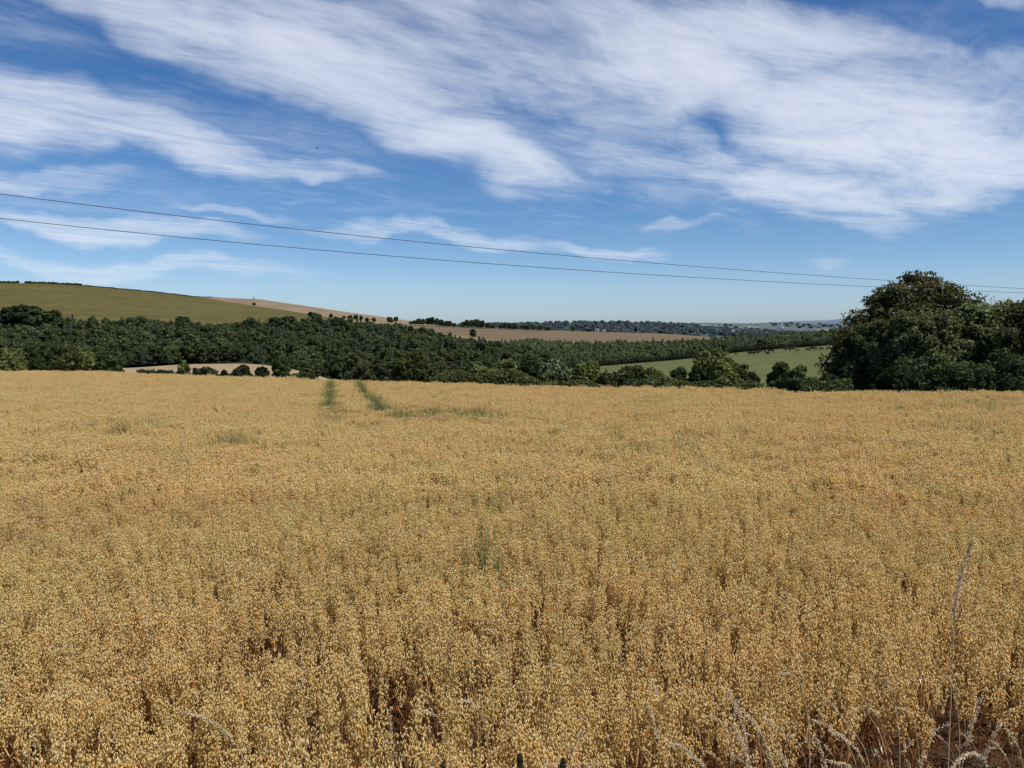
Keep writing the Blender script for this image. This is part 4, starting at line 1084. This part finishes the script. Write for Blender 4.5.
ST = [
 ([(973, 540), (967, 558), (960, 576), (955, 600), (953, 640), (951, 700)], 3.7, .24, 'tallest pale grass stalk, standing alone above the oats at the right', 3.4, 1.9),
 ([(186, 713), (197, 713), (213, 720), (228, 733), (238, 744), (250, 775)], 3.2, .22, 'pale grass head arching over the oats at the lower left', 1.6, 1.0),
 ([(303, 655), (303, 672), (304, 700), (306, 740)], 3.5, .14, 'thin upright pale stalk in the lower left third', .9, .8),
 ([(390, 708), (390, 730), (394, 768)], 3.3, .16, 'pale upright stalk left of the dark gap in the oats', 1, .8),
 ([(416, 712), (426, 709), (438, 712), (446, 730), (452, 770)], 3.3, .1, 'bent stalk lying level above the dark gap in the oats', 1, .7),
 ([(482, 630), (488, 627), (497, 632), (503, 650), (506, 700)], 4.2, .12, 'small hooked pale stalk in the middle of the oats', 1, .7),
 ([(457, 703), (466, 697), (478, 702), (486, 730), (490, 770)], 3.4, .13, 'low hooked pale stalk right of the dark gap', 1.2, .8),
 ([(541, 768), (549, 762), (560, 761), (572, 768), (580, 790)], 3.1, .2, 'small arched stalk at the bottom centre', 1.5, .8),
 ([(584, 729), (578, 738), (572, 750), (566, 775)], 3.2, .2, 'pale stalk leaning right beside the dark weed tips', 1.3, .9),
 ([(598, 765), (580, 762), (566, 766), (556, 790)], 3.1, .15, 'nearly level pale stalk at the bottom centre', 1, .6),
 ([(648, 703), (653, 718), (658, 735), (666, 770)], 3.3, .2, 'pale stalk leaning left at the left end of the open margin', 1.3, 1.1),
 ([(652, 686), (660, 693), (664, 712), (668, 745)], 3.6, .1, 'fine stalk behind the left end of the open margin', 1, .6),
 ([(728, 690), (735, 703), (742, 720), (746, 740), (752, 775)], 3.3, .28, 'long furry pale grass head left of the pair leaning left', 2.0, 1.2),
 ([(746, 717), (754, 719), (760, 730), (768, 748), (776, 775)], 3.2, .3, 'nodding furry grass head right of the long furry one', 2.0, 1.0),
 ([(734, 725), (741, 740), (748, 758), (752, 785)], 3.1, .3, 'short thick grass head in front of the long furry one', 2.0, 1.2),
 ([(667, 742), (680, 744), (692, 752), (704, 768), (712, 790)], 3.1, .2, 'arched pale grass head leaning over to the left margin', 1.8, .9),
 ([(686, 755), (698, 758), (708, 770), (715, 790)], 3.05, .2, 'lowest arched grass head at the bottom of the margin', 1.6, .7),
 ([(777, 751), (783, 756), (790, 775)], 3.1, .15, 'small nodding tip between the furry heads and the leaning stalk', 1.2, .7),
 ([(815, 735), (820, 748), (828, 772)], 3.1, .25, 'short straight pale stalk leaning left in the right margin', 1.6, .8),
 ([(812, 720), (824, 723), (836, 730), (848, 742), (860, 775)], 3.3, .14, 'thin stalk arching left with a fine tip in the right margin', 1.2, .7),
 ([(829, 731), (843, 736), (855, 746), (864, 758), (870, 785)], 3.2, .25, 'shaggy pale head sprawling left in the right margin', 2.0, .9),
 ([(828, 700), (842, 716), (856, 735), (866, 748), (871, 775)], 3.3, .12, 'long fine diagonal stalk in the right margin', .8, .6),
 ([(872, 700), (868, 706), (866, 716), (880, 728), (890, 770)], 3.4, .1, 'pale broad tipped stalk upright above the diagonal one', 1.6, 1.1),
 ([(896, 708), (905, 707), (913, 714), (918, 740), (920, 775)], 3.4, .1, 'small nodding tip in the middle of the right margin', 1, .6),
 ([(830, 762), (842, 762), (853, 767), (862, 780)], 3.05, .2, 'low sprawling head at the bottom of the right margin', 1.6, .8),
 ([(982, 696), (977, 706), (972, 720), (969, 735), (966, 750), (958, 780)], 3.3, .26, 'stout pale grass head standing in the bottom right', 2.0, 1.0),
 ([(1001, 722), (995, 732), (989, 745), (982, 760), (978, 785)], 3.2, .22, 'slender pale grass head leaning right near the bottom right corner', 1.4, .8),
 ([(993, 742), (1003, 750), (1010, 765), (1015, 785)], 3.15, .12, 'thin drooping stalk below the slender head at the bottom right', 1.0, .6),
 ([(1006, 729), (1014, 737), (1020, 750), (1026, 780)], 3.25, .14, 'thin stalk at the right edge of the picture', 1.0, .6),
 ([(952, 768), (962, 754), (972, 750), (984, 755), (992, 775)], 3.05, .3, 'tangled shaggy head at the foot of the stout one', 2.2, 1.1),
 ([(924, 753), (920, 762), (916, 785)], 3.1, .2, 'short pale head at the bottom between the margin clumps', 1.6, .8),
 ([(886, 678), (889, 686), (894, 700), (900, 740)], 3.6, .08, 'pale split tip on the upper side of the right margin', 1.4, .8),
 ([(948, 677), (953, 684), (957, 700), (960, 740)], 3.6, .08, 'small pale tip just below the tallest stalk', 1.4, .8),
 ([(778, 674), (788, 671), (798, 674), (806, 700), (810, 740)], 3.6, .08, 'pale level tip above the furry heads', 1.2, .7),
]
for pts, D, head, lab, dens, fat in ST: stalk(pts, D, head, lab, dens, fat)
gx = random.Random(3)
for k in range(26):
    px = gx.uniform(650, 1022); row = gx.uniform(700, 755); l = gx.choice([-1, 1]) * gx.uniform(4, 26)
    stalk([(px, row), (px + l * .4, row + gx.uniform(0, 6)), (px + l, row + 16), (px + l * 1.3, row + 60)], gx.uniform(3.1, 4.2), .1, 'thin dry grass stalk among many alike along the open right margin', .8, .55, 0.0016, 'thin dry stalks along the right margin')

# dark weed spikes at the bottom of the frame
def weed_spike(px, top, D, label, seed):
    p = at(px, top, D); gz = float(ground_z(p.x, p.y)); H = p.z - gz; r = np.random.default_rng(seed)
    root = empty('weed_spike', (p.x, p.y, gz)); tag(root, label, 'weed', 'dark weed spikes at the bottom of the picture')
    acc = Acc(); tube(acc, [(0, 0, -.02), (0.01, 0, H * .5), (0, 0, H * .97)], [.005, .004, .002], 6); link('stem', acc.mesh('stem', [M['darkweed']]), root)
    m = 520; t = r.random(m); a = r.random(m) * 6.283; rr = .019 * (1 - t * .5) * r.uniform(.3, 1.1, m)
    P_ = np.stack([np.cos(a) * rr, np.sin(a) * rr, H - .16 + .16 * t], 1); acc = Acc()
    leaf_quads(acc, P_, np.stack([np.cos(a), np.sin(a), t * 0 + .4], 1), .0075, r=r); link('seed_head', acc.mesh('seed_head', [M['darkweed']]), root)
weed_spike(443, 763, 3.2, 'leftmost of the three dark weed spikes, under the dark gap in the oats', 1)
weed_spike(520, 755, 3.2, 'middle and thickest of the three dark weed spikes', 2)
weed_spike(563, 759, 3.2, 'rightmost of the three dark weed spikes, beside the leaning pale stalk', 3)

# ------------------------------------------------------------------ sky
SUN_EL, SUN_AZ = 59, 122
world = bpy.data.worlds.new("World"); scene.world = world; world.use_nodes = True
nt = world.node_tree; N, L = nt.nodes, nt.links; N.clear()
sky = N.new("ShaderNodeTexSky"); sky.sky_type = 'NISHITA'; sky.sun_disc = False
sky.sun_elevation = R(SUN_EL); sky.sun_rotation = R(SUN_AZ); sky.air_density = 1.0; sky.dust_density = 0.5; sky.ozone_density = 2.0; sky.altitude = 100
tc = N.new("ShaderNodeTexCoord")
def math_(op, a, b=None, c=None, clamp=False):
    m = N.new("ShaderNodeMath"); m.operation = op; m.use_clamp = clamp
    for i, s in enumerate((a, b, c)):
        if s is None: continue
        if isinstance(s, (int, float)): m.inputs[i].default_value = s
        else: L.new(s, m.inputs[i])
    return m.outputs[0]
def sstep(x, a, b, lo=0.0, hi=1.0):
    m = N.new("ShaderNodeMapRange"); m.interpolation_type = 'SMOOTHSTEP'; L.new(x, m.inputs[0])
    m.inputs[1].default_value = a; m.inputs[2].default_value = b; m.inputs[3].default_value = lo; m.inputs[4].default_value = hi
    return m.outputs[0]
sep = N.new("ShaderNodeSeparateXYZ"); L.new(tc.outputs['Generated'], sep.inputs[0])
X, Y, Z = sep.outputs
Zc = math_('MAXIMUM', Z, 0.02); Yc = math_('MAXIMUM', Y, 0.05)
def comb(a, b, c=0.0):
    m = N.new("ShaderNodeCombineXYZ")
    for i, s in enumerate((a, b, c)):
        if isinstance(s, (int, float)): m.inputs[i].default_value = s
        else: L.new(s, m.inputs[i])
    return m.outputs[0]
# flat cloud layer: every direction meets a plane overhead; streaks run along one bearing of it
plane = comb(math_('DIVIDE', X, Zc), math_('DIVIDE', Y, Zc))
def cloud_noise(rot, scale, nscale, detail, rough, off=0.0, dist=0.0, src=None):
    mp = N.new("ShaderNodeMapping"); mp.vector_type = 'TEXTURE'; L.new(src or plane, mp.inputs[0]); mp.inputs['Rotation'].default_value = (0, 0, -rot); mp.inputs['Scale'].default_value = (1 / scale[0], 1 / scale[1], 1); mp.inputs['Location'].default_value = (off, off * .7, 0)
    n = N.new("ShaderNodeTexNoise"); L.new(mp.outputs[0], n.inputs['Vector']); n.inputs['Scale'].default_value = nscale; n.inputs['Detail'].default_value = detail
    n.inputs['Roughness'].default_value = rough; n.inputs['Distortion'].default_value = dist
    return n.outputs['Fac']
wf = cloud_noise(0, (1, 1), 0.9, 3, .5, 4.1)
STREAK = R(44)
streak = cloud_noise(STREAK, (1.0, 0.46), 1.3, 10, .60, 1.3, 1.8)
fine = cloud_noise(STREAK + .25, (1.0, 0.30), 3.4, 8, .58, 7.7, 2.2)
hair = cloud_noise(STREAK - .15, (1.0, 0.32), 7.0, 9, .66, 2.9, 1.6)
soft = cloud_noise(STREAK, (1.0, 0.45), 1.1, 5, .55, 3.3, .4)
# direction coordinates for the places of the single cloud banks
uv = comb(math_('DIVIDE', X, Yc), math_('DIVIDE', Z, Yc))
wn1 = N.new("ShaderNodeTexNoise"); L.new(uv, wn1.inputs['Vector']); wn1.inputs['Scale'].default_value = 5; wn1.inputs['Detail'].default_value = 4
w2 = N.new("ShaderNodeVectorMath"); w2.operation = 'SUBTRACT'; L.new(wn1.outputs['Color'], w2.inputs[0]); w2.inputs[1].default_value = (.5, .5, .5)
w3 = N.new("ShaderNodeVectorMath"); w3.operation = 'SCALE'; L.new(w2.outputs[0], w3.inputs[0]); w3.inputs['Scale'].default_value = 0.13
w4 = N.new("ShaderNodeVectorMath"); w4.operation = 'ADD'; L.new(uv, w4.inputs[0]); L.new(w3.outputs[0], w4.inputs[1])
uvw = w4.outputs[0]
def bank(px, row, a, b, ang, s, hard=0.25):
    """one soft elliptical bank; a, b half lengths and ang (downwards to the right) as seen"""
    c = ray(px, row); cu, cv = c.x / c.y, c.z / c.y
    mp = N.new("ShaderNodeMapping"); mp.vector_type = 'TEXTURE'; L.new(uvw, mp.inputs[0])
    mp.inputs['Location'].default_value = (cu, cv, 0); mp.inputs['Rotation'].default_value = (0, 0, -R(ang)); mp.inputs['Scale'].default_value = (a / FPX, b / FPX, 1)
    l = N.new("ShaderNodeVectorMath"); l.operation = 'LENGTH'; L.new(mp.outputs[0], l.inputs[0])
    return sstep(l.outputs['Value'], hard, 1.15, s, 0.0)
banks = [
 # the long swath falling from upper left to the middle
 bank(170, 15, 170, 48, 24, .95), bank(330, 75, 225, 66, 25, 1.05), bank(480, 148, 140, 44, 20, 1.05), bank(420, 60, 170, 45, 22, .7), bank(300, 0, 190, 45, 12, .8), bank(540, 178, 50, 14, 14, .8), bank(430, 5, 110, 35, 25, .8),
 # left swath
 bank(95, -12, 110, 34, 24, .7), bank(200, 40, 170, 50, 26, .7), bank(10, 100, 160, 52, 16, .95), bank(160, 142, 170, 30, 13, .95), bank(290, 168, 130, 14, 9, .75), bank(0, 150, 60, 14, 5, .3),
 # great right mass
 bank(690, 70, 210, 80, 20, 1.1), bank(860, 120, 240, 85, 8, 1.15), bank(800, 188, 170, 36, 6, 1.0), bank(980, 170, 170, 48, -4, 1.1), bank(620, 20, 170, 45, 12, .9), bank(780, 30, 200, 50, 10, .9), bank(560, 110, 80, 50, 40, .6), bank(690, 150, 60, 30, 50, .6),
 bank(1000, 5, 60, 22, 10, .7), bank(900, 60, 180, 45, 12, .7),
 bank(520, 60, 420, 130, 14, .62, .1), bank(640, 165, 260, 55, 12, .5, .1), bank(240, 140, 300, 45, 12, .36, .1), bank(880, 110, 330, 125, 4, .8, .1), bank(60, 40, 150, 40, 22, .3, .1), bank(100, 190, 260, 40, 5, .3, .1),
 # low streaks
 bank(110, 219, 210, 16, 6, .8), bank(40, 176, 130, 16, 4, .6), bank(185, 190, 30, 8, -4, .3), bank(130, 260, 250, 16, 3, .6), bank(440, 234, 170, 12, 5, .65), bank(600, 243, 100, 10, 1, .6), bank(680, 222, 55, 8, 6, .5), bank(230, 208, 110, 8, 5, .5), bank(300, 197, 25, 4, 4, .3), bank(825, 264, 34, 11, -12, .42, .0), bank(610, 196, 20, 9, -20, .3, .0),
]
tot = banks[0]
for b_ in banks[1:]:
    tot = math_('MAXIMUM', tot, b_)
gap = math_('MAXIMUM', bank(700, 128, 50, 34, 60, .30, .0), math_('MAXIMUM', bank(555, 120, 70, 20, 35, .25, .0), math_('MAXIMUM', bank(950, 40, 140, 22, 7, .28, .0), bank(500, 95, 90, 18, 28, .2, .0))))
tot = math_('SUBTRACT', tot, gap)
# density: every bank is made of fibres; fibres thin out towards its rim
fib = math_('ABSOLUTE', math_('MULTIPLY_ADD', fine, 2.0, -1.0))            # thin bright filaments
d1 = math_('MULTIPLY_ADD', math_('SUBTRACT', streak, .5), 1.45, tot)
d2 = math_('MULTIPLY_ADD', math_('SUBTRACT', .2, fib), .45, d1)
d3 = math_('MULTIPLY_ADD', math_('SUBTRACT', soft, .5), .8, d2)
d4 = math_('MULTIPLY_ADD', math_('SUBTRACT', hair, .5), .45, d3)
present = sstep(tot, 0.0, .5)
dens = math_('MULTIPLY', sstep(d4, -.15, 1.6, 0, .84), present)
# thin veil of fibres between the banks
veil = math_('MULTIPLY', sstep(math_('ADD', math_('MULTIPLY', streak, .6), math_('MULTIPLY', hair, .4)), .44, .66, 0, .30), math_('MULTIPLY', sstep(Z, .04, .22), sstep(soft, .35, .65)))
dens = math_('MAXIMUM', dens, veil)
mx = N.new("ShaderNodeMix"); mx.data_type = 'RGBA'; L.new(dens, mx.inputs[0])
# hue of the clear sky
tint = N.new("ShaderNodeMix"); tint.data_type = 'RGBA'; tint.blend_type = 'MULTIPLY'; tint.inputs[0].default_value = 1
L.new(sky.outputs[0], tint.inputs[6]); gr = ramp(N, [(0.0, (0.90, 1.13, 1.62)), (0.05, (0.82, 1.04, 1.46)), (0.12, (0.58, 0.84, 1.18)), (0.25, (0.40, 0.72, 1.08)), (0.5, (0.30, 0.62, 1.03))]); L.new(Z, gr.inputs[0]); L.new(gr.outputs[0], tint.inputs[7])
L.new(tint.outputs[2], mx.inputs[6])
mx.inputs[7].default_value = (8.9, 9.5, 10.6, 1)
bg = N.new("ShaderNodeBackground"); L.new(mx.outputs[2], bg.inputs[0]); bg.inputs[1].default_value = 0.09
ow = N.new("ShaderNodeOutputWorld"); L.new(bg.outputs[0], ow.inputs[0])

sun = bpy.data.lights.new("sun", 'SUN'); sun.energy = 5.0; sun.angle = R(0.55); sun.color = (1.0, 0.96, 0.89)
so = bpy.data.objects.new("sun", sun); COL.objects.link(so)
sd = Vector((math.sin(R(SUN_AZ)) * math.cos(R(SUN_EL)), math.cos(R(SUN_AZ)) * math.cos(R(SUN_EL)), math.sin(R(SUN_EL))))
so.rotation_euler = sd.to_track_quat('Z', 'Y').to_euler(); so.location = (0, 0, 60)

scene.render.engine = 'CYCLES'
scene.view_settings.view_transform = 'Standard'; scene.view_settings.look = 'None'; scene.view_settings.exposure = 0
scene.cycles.max_bounces = 8; scene.cycles.diffuse_bounces = 5; scene.cycles.transmission_bounces = 5; scene.cycles.transparent_max_bounces = 4
